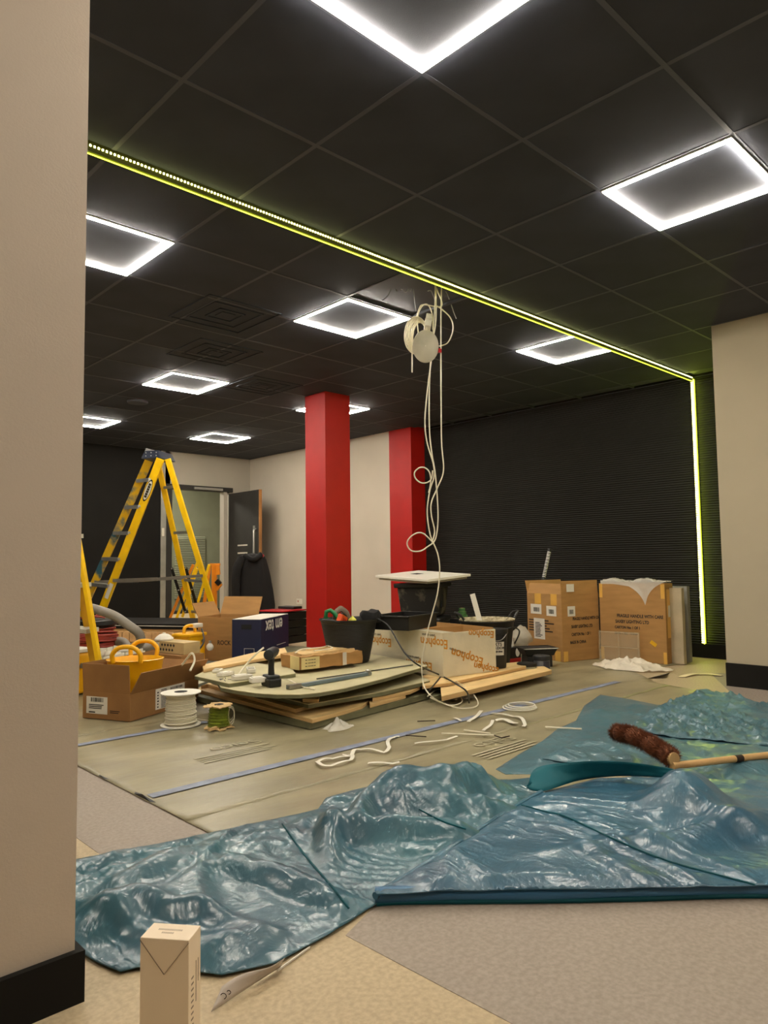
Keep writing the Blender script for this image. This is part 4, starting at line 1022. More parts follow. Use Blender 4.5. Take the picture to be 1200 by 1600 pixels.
pn = thing('white_board', 'flat white square panel with a slot lying on the black bin', 'board', (b_.x-.03, b_.y-.03, b_.z+.355), 0)
pn.rotation_mode = 'XYZ'; pn.rotation_euler = (math.radians(3.2), math.radians(-3.2), math.radians(4))
MB().box(-.31, .31, -.31, .31, 0, .022).build('panel_body', white_pl, pn, bevel=.003)
MB().box(-.285, .285, -.285, .285, -.02, 0).build('backing', M('panel_back', 'a8a08c', .7), pn)
MB().box(-.03, .07, .05, .13, .0222, .0232).build('slot', void_black, pn)
# ---- rubble bucket
b_ = V(762, 1030, 5.98); b_.z = .012; 
zr = zat(b_, 968)
rb = thing('flexible_tub', 'black two-handled tub crusted with plaster, a white stick standing in it', 'tub', b_, math.radians(-30))
hz = V(762, 973, 5.85).z
MB().lathe([(.165, 0), (.175, .02), (.222, hz-.02), (.232, hz-.01), (.232, hz), (.218, hz), (.205, hz-.03)], 36).build('tub_body', blk, rb, smooth=True)
MB().lathe([(.229, hz-.012), (.234, hz+.010), (.214, hz+.012), (.205, hz-.02)], 36, cap0=False).build('plaster_crust', rubble, rb, smooth=True)
MB().lathe([(.195, hz-.03), (.1, hz-.015), (.01, hz-.01)], 24, cap1=True).build('contents', rubble, rb, smooth=True)
for s in (-1, 1): MB().tube(curve([(s*.20, -.06, hz-.02), (s*.25, -.045, hz+.05), (s*.275, 0, hz+.065), (s*.25, .045, hz+.05), (s*.20, .06, hz-.02)], 6), .010, 8).build('handle', blk, rb, smooth=True)
MB().tube(curve([rb.location+Vector((-.14, -.2, hz-.10)), rb.location+Vector((-.02, -.26, hz-.05)), rb.location+Vector((.12, -.24, hz-.09)), rb.location+Vector((.19, -.14, hz-.2))], 8), .006, 6).build('wire_bail', blk, rb, smooth=True, world=True)
q0, q1 = V(750, 972, 5.93), V(738, 928, 5.95)
single('white_stick', MB().bar(q0+(q0-q1)*.3, q1, .042, .012, tuple(CR)), white_pl, 'flat white perforated strip leaning in the plaster-crusted tub', 'strip')
# ---- labelled black bucket
p = G(784, 1044, .1105); zc = .1115
kb = thing('bucket', 'small black bucket with a white lettered label, in front of the plaster tub', 'bucket', (p.x, p.y+.05, zc), math.radians(20))
hk = .285
MB().lathe([(.072, 0), (.075, .008), (.088, hk-.03), (.094, hk-.028), (.094, hk), (.086, hk), (.08, hk-.02)], 32).build('bucket_body', blk, kb, smooth=True)
MB().lathe([(.0955, hk-.012), (.0955, hk+.006), (.02, hk+.008)], 32, cap1=True).build('lid', blk, kb, smooth=True)
mb = MB(); n = 10
az = math.atan2(CAM.y-kb.location.y, CAM.x-kb.location.x)-kb.rotation_euler.z
def cyl_patch(mb, a0, a1, z0, z1, r_of, n=10):
    vs = []
    for z in (z0, z1):
        for k in range(n+1): a = a0+(a1-a0)*k/n; vs.append((r_of(z)*math.cos(a), r_of(z)*math.sin(a), z))
    return mb.add(vs, [(k, k+1, n+2+k, n+1+k) for k in range(n)])
rr_ = lambda z: .0762+.013*z/.22
cyl_patch(MB(), az-.35, az+.75, .10, .20, lambda z: rr_(z)+.001).build('label', label_w, kb)
cyl_patch(MB(), az-.95, az-.55, .12, .17, lambda z: rr_(z)+.001).build('red_label', redplug, kb)
for k, (s_, sz) in enumerate((('KTS', .032), ('MS.DOK', .026), ('B20 2000', .016))):
    a = az+.2; r_ = .0905; text(s_, kb, (r_*math.cos(a)*1.0, r_*math.sin(a), .182-.027*k), (PI/2, 0, a+PI/2), sz, ink, bold=.0008)
MB().tube(curve([(.093*math.cos(az-1.3), .093*math.sin(az-1.3), hk-.02), (.10*math.cos(az-.5), .10*math.sin(az-.5), hk-.07), (.10*math.cos(az+.4), .10*math.sin(az+.4), hk-.07), (.093*math.cos(az+1.3), .093*math.sin(az+1.3), hk-.02)], 8), .0035, 6).build('bail_handle', steel, kb, smooth=True)
# green tape rolls
q = V(722, 962, 6.5)
for k, (r_, z_) in enumerate(((.05, 0), (.038, .031), (.028, .06))):
    o = thing('tape_roll', ('widest green tape roll at the bottom behind the plaster tub', 'middle green tape roll behind the plaster tub', 'small green tape roll on top behind the plaster tub')[k], 'tape', (q.x, q.y, q.z-.02+z_), 0, 'green tape rolls')
    MB().lathe([(r_*.55, 0), (r_, 0), (r_, .028), (r_*.55, .028), (r_*.55, 0)], 24, cap0=False).build('roll', M('tape_green', '3f6a35', .5), o, smooth=True)
    MB().lathe([(r_*.5, 0), (r_*.56, 0), (r_*.56, .029), (r_*.5, .029), (r_*.5, 0)], 20, cap0=False).build('core', kraft, o, smooth=True)
o = thing('support_box', 'dark box under the green tape rolls', 'box', (q.x, q.y, .012)); MB().box(-.09, .09, -.07, .07, 0, q.z-.034).build('body', blk, o, bevel=.004); MB().box(-.08, .08, -.06, .06, q.z-.034, q.z-.033).build('top', blk_dusty, o)
# plastic bag
q = G(812, 1040); Dq = DEP(q)+.35
def bag(u, v):
    a = u*2*PI; r = math.sin(PI*min(1, v*1.0))*.5+.02
    c = V(814, 1015-38*v, Dq)
    return c+CR*(.19*r*math.cos(a)*(1+.25*noise.noise((math.cos(a)*2, math.sin(a)*2, v*6))))+CF*(.14*r*math.sin(a))+Vector((0, 0, .02*noise.noise((a*2, v*9, 3))))
film('plastic_bag', bag, 36, 18, M('bag_film', 'd2c9b4', .2, alpha=.65, bump=1.0, bscale=30), 'crumpled clear plastic bag right of the plaster tub', 'bag')
# boxes beneath the bag
p = G(806, 1036, .01)
rb2 = thing('small_box', 'small red and black box beside the labelled bucket', 'box', (p.x+.04, p.y+.05, Z0), math.radians(-12))
MB().box(-.085, .085, 0, .12, 0, .035).build('red_base', redplug, rb2, bevel=.002); MB().box(-.085, .085, 0, .12, .035, .13).build('black_top', blk, rb2, bevel=.002)
MB().lathe([(.024, 0), (.024, .001)], 16, Matrix.Translation((.045, -.001, .085)) @ Matrix.Rotation(PI/2, 4, 'X') @ Matrix.Scale(1.6, 4, (0, 1, 0)), cap1=True).build('white_emblem', label_w, rb2)
bt = thing('bottle', 'small bottle with a teal cap in front of the plastic bag', 'bottle', (rb2.location.x+.04, rb2.location.y+.06, Z0+.131))
MB().lathe([(.026, 0), (.028, .04), (.018, .07), (.010, .085), (.010, .095)], 16, cap1=True).build('bottle_body', clearp, bt, smooth=True); MB().lathe([(.013, .092), (.013, .115)], 12, cap1=True).build('cap', bottle_m, bt)
# black tray, cup, jar
p = G(842, 1046); tp_ = p+Vector((.12, .10, 0))
bt2 = thing('paint_tray', 'black tray with a bright rim behind the dark jar', 'tray', (tp_.x, tp_.y, .105), math.radians(-35))
frus(.12, .09, .15, .11, 0, .06).build('tray_body', blk, bt2, bevel=.006)
MB().box(-.155, .155, -.115, -.105, .058, .064).build('rim', label_w, bt2); MB().box(-.155, .155, .105, .115, .058, .064).box(-.155, -.145, -.115, .115, .058, .064).box(.145, .155, -.115, .115, .058, .064).build('back_rim', blk, bt2)
o = thing('support_box', 'dark carton under the black tray beside the tall cardboard box', 'box', (tp_.x, tp_.y, Z0), math.radians(-35)); MB().box(-.11, .11, -.08, .08, 0, .093).build('body', blk, o, bevel=.004); MB().box(-.1, .1, -.07, .07, .093, .094).build('top', blk_dusty, o)
p = G(829, 1061); 
cp = thing('pot', 'pale translucent pot with a black lid beside the dark jar', 'pot', (p.x, p.y+.03, Z0))
MB().lathe([(.060, 0), (.066, .02), (.075, .095)], 28).build('pot_body', M('pot_clear', 'b9bba6', .35, alpha=.9), cp, smooth=True)
MB().lathe([(.078, .09), (.078, .112), (.03, .118)], 28, cap1=True).build('lid', blk, cp, smooth=True)
MB().tube([(.076*math.cos(a*PI/8), .03*math.sin(a*PI/8)-.02, .10-.05*math.sin(a*PI/8)) for a in range(9)], .003, 6).build('wire_handle', steel, cp, smooth=True)
p = G(852, 1056); 
jr = thing('jar', 'dark grey jar with a black lid and grey label at the pile right end', 'jar', (p.x, p.y+.03, Z0))
MB().lathe([(.062, 0), (.064, .006), (.064, .12)], 28).build('jar_body', M('jar_grey', '73757a', .5), jr, smooth=True)
MB().lathe([(.068, .115), (.070, .145), (.064, .152), (.02, .152)], 28, cap1=True).build('lid', M('jar_lid', '26282b', .5), jr, smooth=True)
az = math.atan2(CAM.y-jr.location.y, CAM.x-jr.location.x)
cyl_patch(MB(), az+.2, az+1.2, .0, .11, lambda z: .0652).build('label', M('jar_label', '3c3a44', .5), jr)
# ============================================================ LADDERS
def bar2(p, q, w, t, nm, mat, par, up): return MB().bar(p, q, w, t, up).build(nm, mat, par, world=True, bevel=.003)
NF, NR, FF, FR = G(138, 1010), G(352, 1012), G(108, 1002), G(309, 1002)
for v in (NF, NR, FF, FR): v.z = .012
DN = 7.72
NFt, NRt, FFt, FRt = V(251, 717, 7.70), V(262, 717, 7.74), V(233, 719, 8.0), V(246, 719, 8.05)
ld = thing('step_ladder', 'tall yellow fibreglass stepladder with a navy top cap standing before the door', 'ladder', ((NF+FR)/2))
ld.location.z = .012
side_n = (NR-NF).normalized(); wid = (FF-NF).normalized()
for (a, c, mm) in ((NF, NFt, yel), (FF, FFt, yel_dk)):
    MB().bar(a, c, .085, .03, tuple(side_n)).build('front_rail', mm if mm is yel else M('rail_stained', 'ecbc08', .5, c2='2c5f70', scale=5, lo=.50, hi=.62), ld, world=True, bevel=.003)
for (a, c) in ((NR, NRt), (FR, FRt)): MB().bar(a, c, .06, .03, tuple(side_n)).build('rear_rail', yel, ld, world=True, bevel=.003)
for py in (747, 787, 827, 868, 910, 952):
    f_ = (717-py)/(717-PX(NF)[1]); a = NFt.lerp(NF, f_); c = FFt.lerp(FF, f_)
    d_ = (c-a).normalized(); n_ = Vector((0, 0, 1)); s_ = d_.cross(n_).normalized(); L = (c-a).length
    T = Matrix((d_, s_, n_)).transposed().to_4x4(); T.translation = a
    MB().box(.0, L, -.045, .045, -.012, .012, T).box(0, L, -.047, -.041, -.028, .012, T).build('step', alu, ld, world=True)
for py in (759, 830, 907, 960):
    f_ = (717-py)/(717-PX(NR)[1]); MB().bar(NRt.lerp(NR, f_), FRt.lerp(FR, f_), .03, .016).build('rear_brace', alu, ld, world=True)
fy = lambda A, B, py: A.lerp(B, (717-py)/(717-PX(B)[1]))
for (A, B, C_, D_) in ((NFt, NF, NRt, NR), (FFt, FF, FRt, FR)):
    a, c = fy(A, B, 902), fy(C_, D_, 897); mid = (a+c)/2+Vector((0, 0, -.01)); off = CF*(-.02)
    MB().bar(a+off, mid+off, .036, .008).build('spreader', steel, ld, world=True); MB().bar(mid+off*1.4-(c-a)*.05, c+off*1.4, .030, .008).build('spreader', steel, ld, world=True)
    MB().tube([mid+off*1.8, mid-off*.2], .014, 10).build('spreader_pivot', steel, ld, world=True)
capc = (NFt+NRt+FFt+FRt)/4
d_ = side_n; s_ = (FFt-NFt); s_.z = 0; s_ = (s_-d_*s_.dot(d_)).normalized()
T = Matrix((d_, s_, Vector((0, 0, 1)))).transposed().to_4x4(); T.translation = capc
hw = ((FFt-NFt).dot(s_))/2
frus(.115, abs(hw)+.045, .08, abs(hw)+.03, -.01, .075, T).build('top_cap', navy_plastic, ld, world=True, bevel=.006)
sg = 1 if (T @ Vector((-1, 0, 0))).x < capc.x else -1
MB().box(-.10, -.09, -abs(hw)-.03, abs(hw)+.03, .0, .075, T @ Matrix.Shear('XZ', 4, (0, 0)) if False else T @ Matrix.Rotation(math.radians(22), 4, 'Y') ).build('cap_label', M('worn_label', 'b9b9b4', .5, c2='6a6a6a', scale=20), ld, world=True)
mb = MB()
for k in range(3):
    for z_ in (.018, .052): mb.lathe([(.007, 0), (.007, .006)], 8, T @ Matrix.Translation((-.06+.06*k, -abs(hw)-.036 if s_.dot(CF) > 0 else abs(hw)+.036, z_)) @ Matrix.Rotation(PI/2, 4, 'X'), cap1=True)
mb.build('rivet', alu, ld, world=True)
# oval badge and labels on the near front rail
def on_rail(A, B, py, half, wd, nm, mat, off=.017):
    a, c = fy(A, B, py-half), fy(A, B, py+half); dd = (c-a).normalized(); n_ = -CF; sd = dd.cross(n_).normalized(); n_ = sd.cross(dd).normalized()
    return a, c, dd, sd, n_
a, c, dd, sd, n_ = on_rail(NFt, NF, 763, 16, .06, '', None)
mid = (a+c)/2; r1_ = (c-a).length/2
if n_.dot(CF) > 0: n_ = -n_
ov = lambda s1, o: [mid+dd*(r1_*s1*math.cos(k*PI/14))+sd*(.034*s1*math.sin(k*PI/14))+n_*(.020+o) for k in range(28)]
MB().add(ov(1, 0), [tuple(range(28))]).build('badge', blk_metal, ld, world=True)
MB().add(ov(.86, .001), [tuple(range(28))]).build('badge_face', label_w, ld, world=True)
mb = MB()
for k in range(6): x_ = (-.55+.22*k)*r1_; mb.add([mid+dd*(x_+q*.05*r1_*2)+sd*(w_*.014)+n_*.022 for q, w_ in ((-1, -1), (1, -1), (1, 1), (-1, 1))], [(0, 1, 2, 3)])
mb.build('badge_lettering', ink, ld, world=True)
a, c, dd, sd, n_ = on_rail(NFt, NF, 918, 12, .05, '', None)
if n_.dot(CF) > 0: n_ = -n_
MB().add([a-sd*.022+n_*.019, a+sd*.022+n_*.019, c+sd*.022+n_*.019, c-sd*.022+n_*.019], [(0, 1, 2, 3)]).build('rail_label', label_w, ld, world=True)
# second yellow ladder close behind the open box
D2 = 4.85
l2 = thing('step_ladder', 'yellow ladder half hidden by the pale wall, just behind the open cardboard box', 'ladder', (V(160, 1070, D2).x, V(160, 1070, D2).y, .012))
a, c = V(165, 1097, D2-.05), V(96, 690, D2+.05); a.z = .012
MB().bar(a, c, .026, .05, tuple(CR)).build('rail', yel, l2, world=True, bevel=.002)
a2, c2 = V(153, 1088, D2+.05), V(84, 690, D2+.1); a2.z = .012
MB().bar(a2+CF*.06-CR*.0, c2+CF*.06, .07, .02, tuple(CR)).build('rail_web', M('ladder_yellow_shade', 'c8950a', .5), l2, world=True, bevel=.002)  # darker yellow paints the shaded inner side of the rail
a3, c3 = V(20, 1040, D2+.5), V(10, 700, D2+.6); a3.z = .012
MB().bar(a3, c3, .08, .03, tuple(CR)).build('rail', yel, l2, world=True)
for py in (760, 840, 917, 988):
    f_ = (py-690)/(1097-690); p = c.lerp(a, f_)+CF*.03; q = c3.lerp(a3, f_)
    MB().bar(p-(p-q).normalized()*.03, q, .10, .028, tuple(CF)).build('tread', M('tread_pale', 'bdb9a8', .5), l2, world=True)
# trestle with black locking bars behind the stepladder
DT2 = 8.75
tq = thing('folding_trestle', 'yellow folding trestle with black locking bars behind the stepladder', 'trestle', (V(275, 985, DT2).x, V(275, 985, DT2).y, .01))
for (x0, y0, x1, y1, dd) in ((268, 948, 302, 882, 0), (290, 940, 308, 888, .2), (309, 935, 327, 882, .2), (275, 958, 308, 880, .35)):
    MB().bar(V(x0-5, y0+24, DT2+dd), V(x1, y1, DT2+dd), .030, .02, tuple(CR)).build('leg', orange_tr if x0 == 268 else yel, tq, world=True)
for (x0, y0, x1, y1) in ((268, 887, 290, 957), (290, 886, 310, 956)):
    MB().bar(V(x0, y0, DT2-.12), V(x1, y1, DT2-.12), .034, .012, tuple(CR)).build('locking_bar', blk_metal, tq, world=True)
    for f_ in (.02, .5, .98): q = V(x0, y0, DT2-.13).lerp(V(x1, y1, DT2-.13), f_); MB().tube([q, q-CF*.01], .009, 8).build('rivet', alu, tq, world=True)
q1, q2 = V(262, 972, DT2-.1), V(312, 970, DT2+.3); q1.z = q2.z = .03
MB().bar(q1, q2, .04, .04).build('foot_bar', orange_tr, tq, world=True)
DO = 9.35
to = thing('folding_trestle', 'orange folded trestle with a black clip standing in front of the white door post', 'trestle', (V(337, 985, DO).x, V(337, 985, DO).y, .01))
a = V(335, 980, DO); a.z = .012
MB().bar(a, V(335, 882, DO), .065, .05, tuple(CR)).build('post', orange_tr, to, world=True, bevel=.006)
MB().bar(V(328, 882, DO), V(344, 882, DO), .03, .05).build('head', orange_tr, to, world=True, bevel=.004)
MB().bar(V(340, 884, DO-.02), V(341, 898, DO-.02), .05, .05, tuple(CR)).build('bracket', orange_tr, to, world=True, bevel=.004)
MB().bar(V(338, 921, DO-.03), V(345, 912, DO-.03), .05, .05, tuple(CR)).build('lower_bracket', orange_tr, to, world=True)
MB().bar(V(338, 907, DO-.05), V(344, 913, DO-.05), .06, .05, tuple(CR)).build('clip', blk_metal, to, world=True, bevel=.004)
b_ = V(312, 980, DO); b_.z = .012
MB().bar(b_, V(328, 884, DO), .04, .03, tuple(CR)).build('leg', orange_tr, to, world=True)
# coat
DCo = 8.6
base = V(395, 990, DCo); base.z = .01
ch = thing('crate_stand', 'dark ribbed stand under the black coat', 'stand', (base.x, base.y, .012), math.radians(30))
for k in range(9): MB().box(-.12, .12, -.08, .08, k*.085, k*.085+.07).build('ribbed_tier', blk, ch, bevel=.004)
ct_ = thing('coat', 'black coat draped over a dark stand in front of the open door', 'coat', (base.x, base.y, .012))
out = [(868, 376, 412, .10), (874, 372, 415, .14), (884, 368, 417, .16), (900, 366, 421, .18), (920, 365, 425, .19), (945, 364, 429, .20), (970, 364, 430, .20), (985, 365, 431, .20)]
vs = []; n = 48
for (py, xl, xr, dep) in out:
    a, c = V(xl, py, DCo), V(xr, py, DCo); mid = (a+c)/2; hw_ = (c-a).length/2
    for k in range(n):
        an = 2*PI*k/n; fo = 1+.07*math.sin(an*7+py*.03)+.05*noise.noise((math.cos(an)*3, math.sin(an)*3, py*.05))
        v = mid+CR*(hw_*math.cos(an)*fo)+Vector((CF.x, CF.y, 0))*(dep*math.sin(an)*fo); vs.append(v)
m_ = len(out); fs = [(i*n+k, (i+1)*n+k, (i+1)*n+(k+1) % n, i*n+(k+1) % n) for i in range(m_-1) for k in range(n)]
vs.append((V(394, 864, DCo))); fs += [(len(vs)-1, k, (k+1) % n) for k in range(n)]
o = MB().add(vs, fs).build('coat_body', fabric_blk, ct_, smooth=True, world=True)
sl = MB().tube(curve([V(378, 872, DCo-.13), V(370, 890, DCo-.18), V(368, 920, DCo-.2), V(370, 950, DCo-.18)], 8), [.05]*24+[.045], 14)
sl.build('sleeve', fabric_blk, ct_, smooth=True, world=True)
MB().tube(curve([V(383, 868, DCo-.1), V(396, 874, DCo-.17), V(408, 866, DCo-.1)], 8), .03, 10).build('collar', fabric_blk, ct_, smooth=True, world=True)
MB().tube([V(406, 866, DCo-.08), V(412, 869, DCo-.08)], [.022, .016], 10).build('red_lining', redplug, ct_, smooth=True, world=True)
# socket on the beige wall
q = AX(475, 940, 0, CX)
so = thing('wall_socket', 'white socket low on the pale wall left of the red column', 'socket', (CX-.004, q.y+.1, q.z)); MB().box(-.008, .003, -.07, .07, -.04, .04).build('plate', white_pl, so, bevel=.002); MB().box(-.012, -.008, .02, .035, -.01, .015).build('switch', redplug, so)
# ============================================================ HANGING CABLES AND DISC
DC = 4.53
hc = V(684, 447, DC)
c2w = lambda L, D=DC: [V(x, y, D) for x, y in L]
def cable(L, label, r=.0042, D=DC, mat=cream_cable, first=None, last=None, world=None):
    P = c2w(L, D) if world is None else world
    if first is not None: P[0] = first
    return single('cable', MB().tube(curve(P, 8), r, 8), mat, label, 'cable', smooth=True, group='hanging white cables' if D == DC and mat is cream_cable and world is None else None)
ceilpt = lambda x, y: G(x, y, CEIL)
cable([(680, 443), (680, 470), (678, 500), (674, 560), (669, 600), (664, 655), (667, 690), (677, 725), (678, 745), (672, 765), (668, 790), (668, 810), (672, 835), (677, 848)], 'hanging cream cable that swings furthest left at mid height')
cable([(681, 443), (681, 500), (675, 540), (671, 600), (671, 670), (675, 710), (680, 740), (684, 790), (684, 820), (681, 840), (677, 848)], 'middle hanging cream cable in front of the round disc')
cable([(690, 444), (689, 500), (689, 600), (690, 690), (693, 735), (683, 763), (674, 785), (674, 805), (679, 830), (675, 848)], 'straight hanging cream cable furthest right')
L1_ = [(676, 735), (674, 748), (667, 754), (657, 754), (649, 747), (648, 738), (655, 731), (664, 731), (671, 738), (673, 752), (670, 770)]
cable(L1_, 'small cream cable loop hanging in front of the second red column', D=DC-.01)
cable([(677, 848), (660, 833), (645, 836), (636, 848), (642, 860), (657, 861), (670, 853), (677, 848)], 'larger cream cable loop low on the hanging bundle', D=DC-.012)
low = c2w([(677, 848), (684, 866), (687, 890), (684, 925), (675, 960), (667, 990), (661, 1020), (659, 1045)])
low += [V(662, 1070, 4.5), G(672, 1086, .13), G(690, 1098, .05), G(715, 1106, .02), G(738, 1106, .018), G(747, 1098, .02), G(735, 1080, .06), G(712, 1064, .13)]
cable(None, 'cream cable dropping from the bundle to the coils on the floor', world=low)
lp = [G(668, 1088, .05), G(685, 1077, .05), G(712, 1083, .03), G(722, 1095, .02), G(710, 1102, .02), G(690, 1098, .022), G(672, 1090, .05)]
cable(None, 'cream cable loop lying by the corner of the pile', world=lp)
bk = [at(592, 967, -.16)+Vector((0, 0, .0)), V(607, 978, 4.95), V(620, 1000, 4.8), V(634, 1022, 4.7), V(655, 1040, 4.6), G(690, 1056, .115), V(715, 1070, 4.35), V(730, 1082, 4.3), G(733, 1098, .02)]
cable(None, 'black cable running from the tub across the wrapped box to the floor', world=bk, mat=blk, r=.005)
bk = [G(688, 1058, .112), G(680, 1068, .112), G(668, 1082, .09)]
cable(None, 'short black cable end by the wrapped box corner', world=bk, mat=blk, r=.005)
# short wires from the ceiling void
for k, L in enumerate(([(620, 432), (614, 447), (606, 462), (597, 470)], [(626, 430), (628, 450), (634, 457), (640, 445), (641, 430)], [(641, 428), (645, 450), (650, 486)], [(668, 438), (674, 455), (680, 470)], [(696, 448), (699, 460), (702, 468)], [(705, 476), (709, 488), (713, 498)])):
    P = c2w(L, 4.6)
    if k in (0, 1, 2, 3, 4): P[0].z = CEIL
    single('wire', MB().tube(curve(P, 6), .0028, 6), M('wire_grey', '8f8f8c', .5), ('thin grey wire curving out of the ceiling gap, furthest left', 'U-shaped thin wire under the ceiling gap', 'straight thin wire pointing down left of the disc', 'thin wire just left of the main cable bundle', 'short wire stub right of the main cable bundle', 'loose wire stub hanging right of the disc loop')[k], 'wire', smooth=True)
# void in the ceiling
dc_ = thing('round_disc', 'round white disc unit hanging from the ceiling cables', 'access point', V(665, 541, DC-.03))
nrm = (CAM-dc_.location); nrm = (nrm.normalized()+Vector((0, 0, .15))).normalized(); yv = Vector((0, 0, 1)); xv = yv.cross(nrm).normalized(); yv = nrm.cross(xv)
T = Matrix((xv, yv, nrm)).transposed().to_4x4() @ Matrix.Scale(.80, 4, (1, 0, 0))
MB().lathe([(.098, -.018), (.102, -.008), (.10, 0), (.09, .006), (.05, .012), (.005, .014)], 40, T, cap1=True).build('shell', M('disc_shell', 'b3ad98', .5), dc_, smooth=True)
MB().lathe([(.003, .0145), (.003, .016)], 10, T, cap1=True).build('led', white_pl, dc_)
jb = thing('junction_box', 'small white junction box above the round disc', 'box', V(669, 504, DC+.03)); jb.rotation_euler = (.2, .35, .9)
MB().box(-.03, .03, -.02, .02, -.05, .05).build('body', white_pl, jb, bevel=.004); MB().box(-.027, .027, -.022, -.02, -.047, .0).build('cover', M('plastic_grey', 'b5b0a0', .5), jb)
MB().box(-.033, .033, -.023, .023, -.004, .004).build('joint', label_w, jb)
mb = MB(); random.seed(2)
for k in range(6):
    cx_, cy_ = 650+k*1.2, 524+k*.5; rx, ry = 18-k*1.4, 29-k*1.2
    mb.tube([V(cx_+rx*math.cos(a*PI/14)*1.0+random.uniform(-.4, .4), cy_+ry*math.sin(a*PI/14), DC+.01*k) for a in range(28)], .0048, 8, closed=True)
single('cable_coil', mb, cream_cable, 'coiled bundle of white cable hung left of the round disc', 'cable', smooth=True)
cable([(644, 540), (644, 560), (644, 582)], 'short cable tail hanging below the white coil', D=DC-.02)
cable([(655, 530), (652, 500), (658, 480), (668, 476), (675, 490), (676, 515)], 'cable arch over the junction box', D=DC+.01)
cable([(686, 541), (700, 535), (708, 515), (704, 497), (690, 483), (682, 478)], 'cable loop to the right of the round disc', D=DC+.015)
cable([(650, 500), (655, 482), (662, 476), (690, 478), (682, 450)], 'cable linking coil and ceiling behind the disc', D=DC+.03)
single('red_connector', MB().box(-.012, .012, -.01, .01, -.012, .012, Matrix.Translation(V(686, 548, DC-.02))), redplug, 'tiny red connector at the right edge of the disc', 'connector')
# ============================================================ LITTER ON THE FLOOR
ZL = .013
def ribbon(L, w, label, mat=white_pl, z=ZL, twist=0, name='strap'):
    P = curve([G(x, y, z) for x, y in L], 6); vs = []
    for i, p in enumerate(P):
        t_ = (P[min(i+1, len(P)-1)]-P[max(i-1, 0)]).normalized(); s_ = Vector((-t_.y, t_.x, 0)).normalized()*w/2
        lift = Vector((0, 0, abs(math.sin(i*.35))*.006+.001)); vs += [p+s_+lift, p-s_+lift*(1+twist), p+s_+lift+Vector((0, 0, .0015)), p-s_+lift*(1+twist)+Vector((0, 0, .0015))]
    n = len(P); fs = []
    for i in range(n-1):
        a = 4*i; b__ = a+4; fs += [(a, a+1, b__+1, b__), (a+2, b__+2, b__+3, a+3), (a, b__, b__+2, a+2), (a+1, a+3, b__+3, b__+1)]
    fs += [(0, 2, 3, 1), (4*n-4, 4*n-3, 4*n-1, 4*n-2)]
    return single(name, MB().add(vs, fs), mat, label, 'strap', group=None)
ribbon([(495, 1192), (510, 1187), (530, 1185), (548, 1182), (555, 1173), (575, 1172), (600, 1176), (608, 1170), (606, 1160), (615, 1153), (624, 1153)], .018, 'long pale packing strap zigzagging nearest the tarpaulin')
ribbon([(495, 1190), (505, 1198), (530, 1194), (548, 1188), (550, 1182), (535, 1181)], .018, 'doubled-back end of the long packing strap')
ribbon([(648, 1162), (680, 1160), (714, 1152)], .016, 'pale straight strap left of the plastic offcuts')
ribbon([(732, 1128), (740, 1124), (752, 1112)], .022, 'short wide pale offcut near the cable coils')
ribbon([(767, 1115), (790, 1118), (812, 1122), (820, 1132), (818, 1137)], .02, 'curved perforated strip by the thin ring')
ribbon([(775, 1126), (790, 1126), (806, 1132)], .032, 'broad white offcut inside the curved strip')
ribbon([(755, 1142), (765, 1136), (770, 1127)], .018, 'small folded white offcut joining the sticks')
ribbon([(710, 1122), (720, 1128)], .014, 'tiny white offcut near the pile corner')
ribbon([(575, 1193), (600, 1194), (624, 1193)], .02, 'cream strip lying flat by the tarpaulin edge')
def stick(L, label, mat=cream_cable, r=.0045, z=ZL+.004):
    return single('stick', MB().tube([G(x, y, z+.001*k) for k, (x, y) in enumerate(L)], r, 7), mat, label, 'stick', smooth=True)
stick([(690, 1146), (772, 1149)], 'long white plastic stick crossing a shorter one')
stick([(725, 1141), (766, 1146)], 'shorter white stick crossing the long one', z=ZL+.012)
stick([(852, 1136), (909, 1139)], 'white stick lying alone at the edge of the tarpaulin')
stick([(634, 1149), (666, 1151)], 'thin brown twig near the blue tape line', ink_br, .003)
stick([(772, 1149), (784, 1153), (796, 1150)], 'dark bent wire end beside the white sticks', ink_br, .003)
stick([(652, 1127), (680, 1126)], 'thin dark wire offcut near the pile', ink_br, .003)
p = G(812, 1106, ZL)
mb = MB()
for k in range(3): mb.tube([(p.x+(.105-.012*k)*math.cos(a*PI/16)+.01*k, p.y+(.10-.01*k)*math.sin(a*PI/16), ZL+.004+.006*k*(k < 3)) for a in range(32)], .004, 6, closed=True)
single('cable_ring', mb, white_pl, 'thin white ring of cable lying alone on the floor', 'cable', smooth=True)
def scrap(px, py, rx, ry, rz_, h_, label, mat=clearp, sd=1):
    p = G(px, py, ZL)
    def f(u, v):
        a = u*2*PI; x = rx*v*math.cos(a)*(1+.3*math.sin(3*a+sd)); y = ry*v*math.sin(a)
        return Vector((p.x+x, p.y+y, ZL+h_*(1-v)*(1+noise.noise((x*30, y*30, sd)))+.006*abs(noise.noise((x*60, y*60, sd)))))
    return film('plastic_scrap', f, 30, 10, mat, label, 'plastic scrap')
scrap(527, 1138, .09, .06, 0, .05, 'crumpled clear plastic scrap under the front corner of the pile', sd=2)
scrap(725, 1090, .10, .06, 0, .04, 'clear plastic scrap beside the cable coils', sd=5)
ribbon([(1065, 1058), (1085, 1054), (1102, 1054), (1128, 1056)], .05, 'torn cream paper strip on the floor near the led strip', M('paper_cream', 'e3d3a8', .7), z=.004, name='paper_strip')
p0 = [G(1012, 1060, .004), G(1046, 1051, .004), G(1040, 1054, .03)]
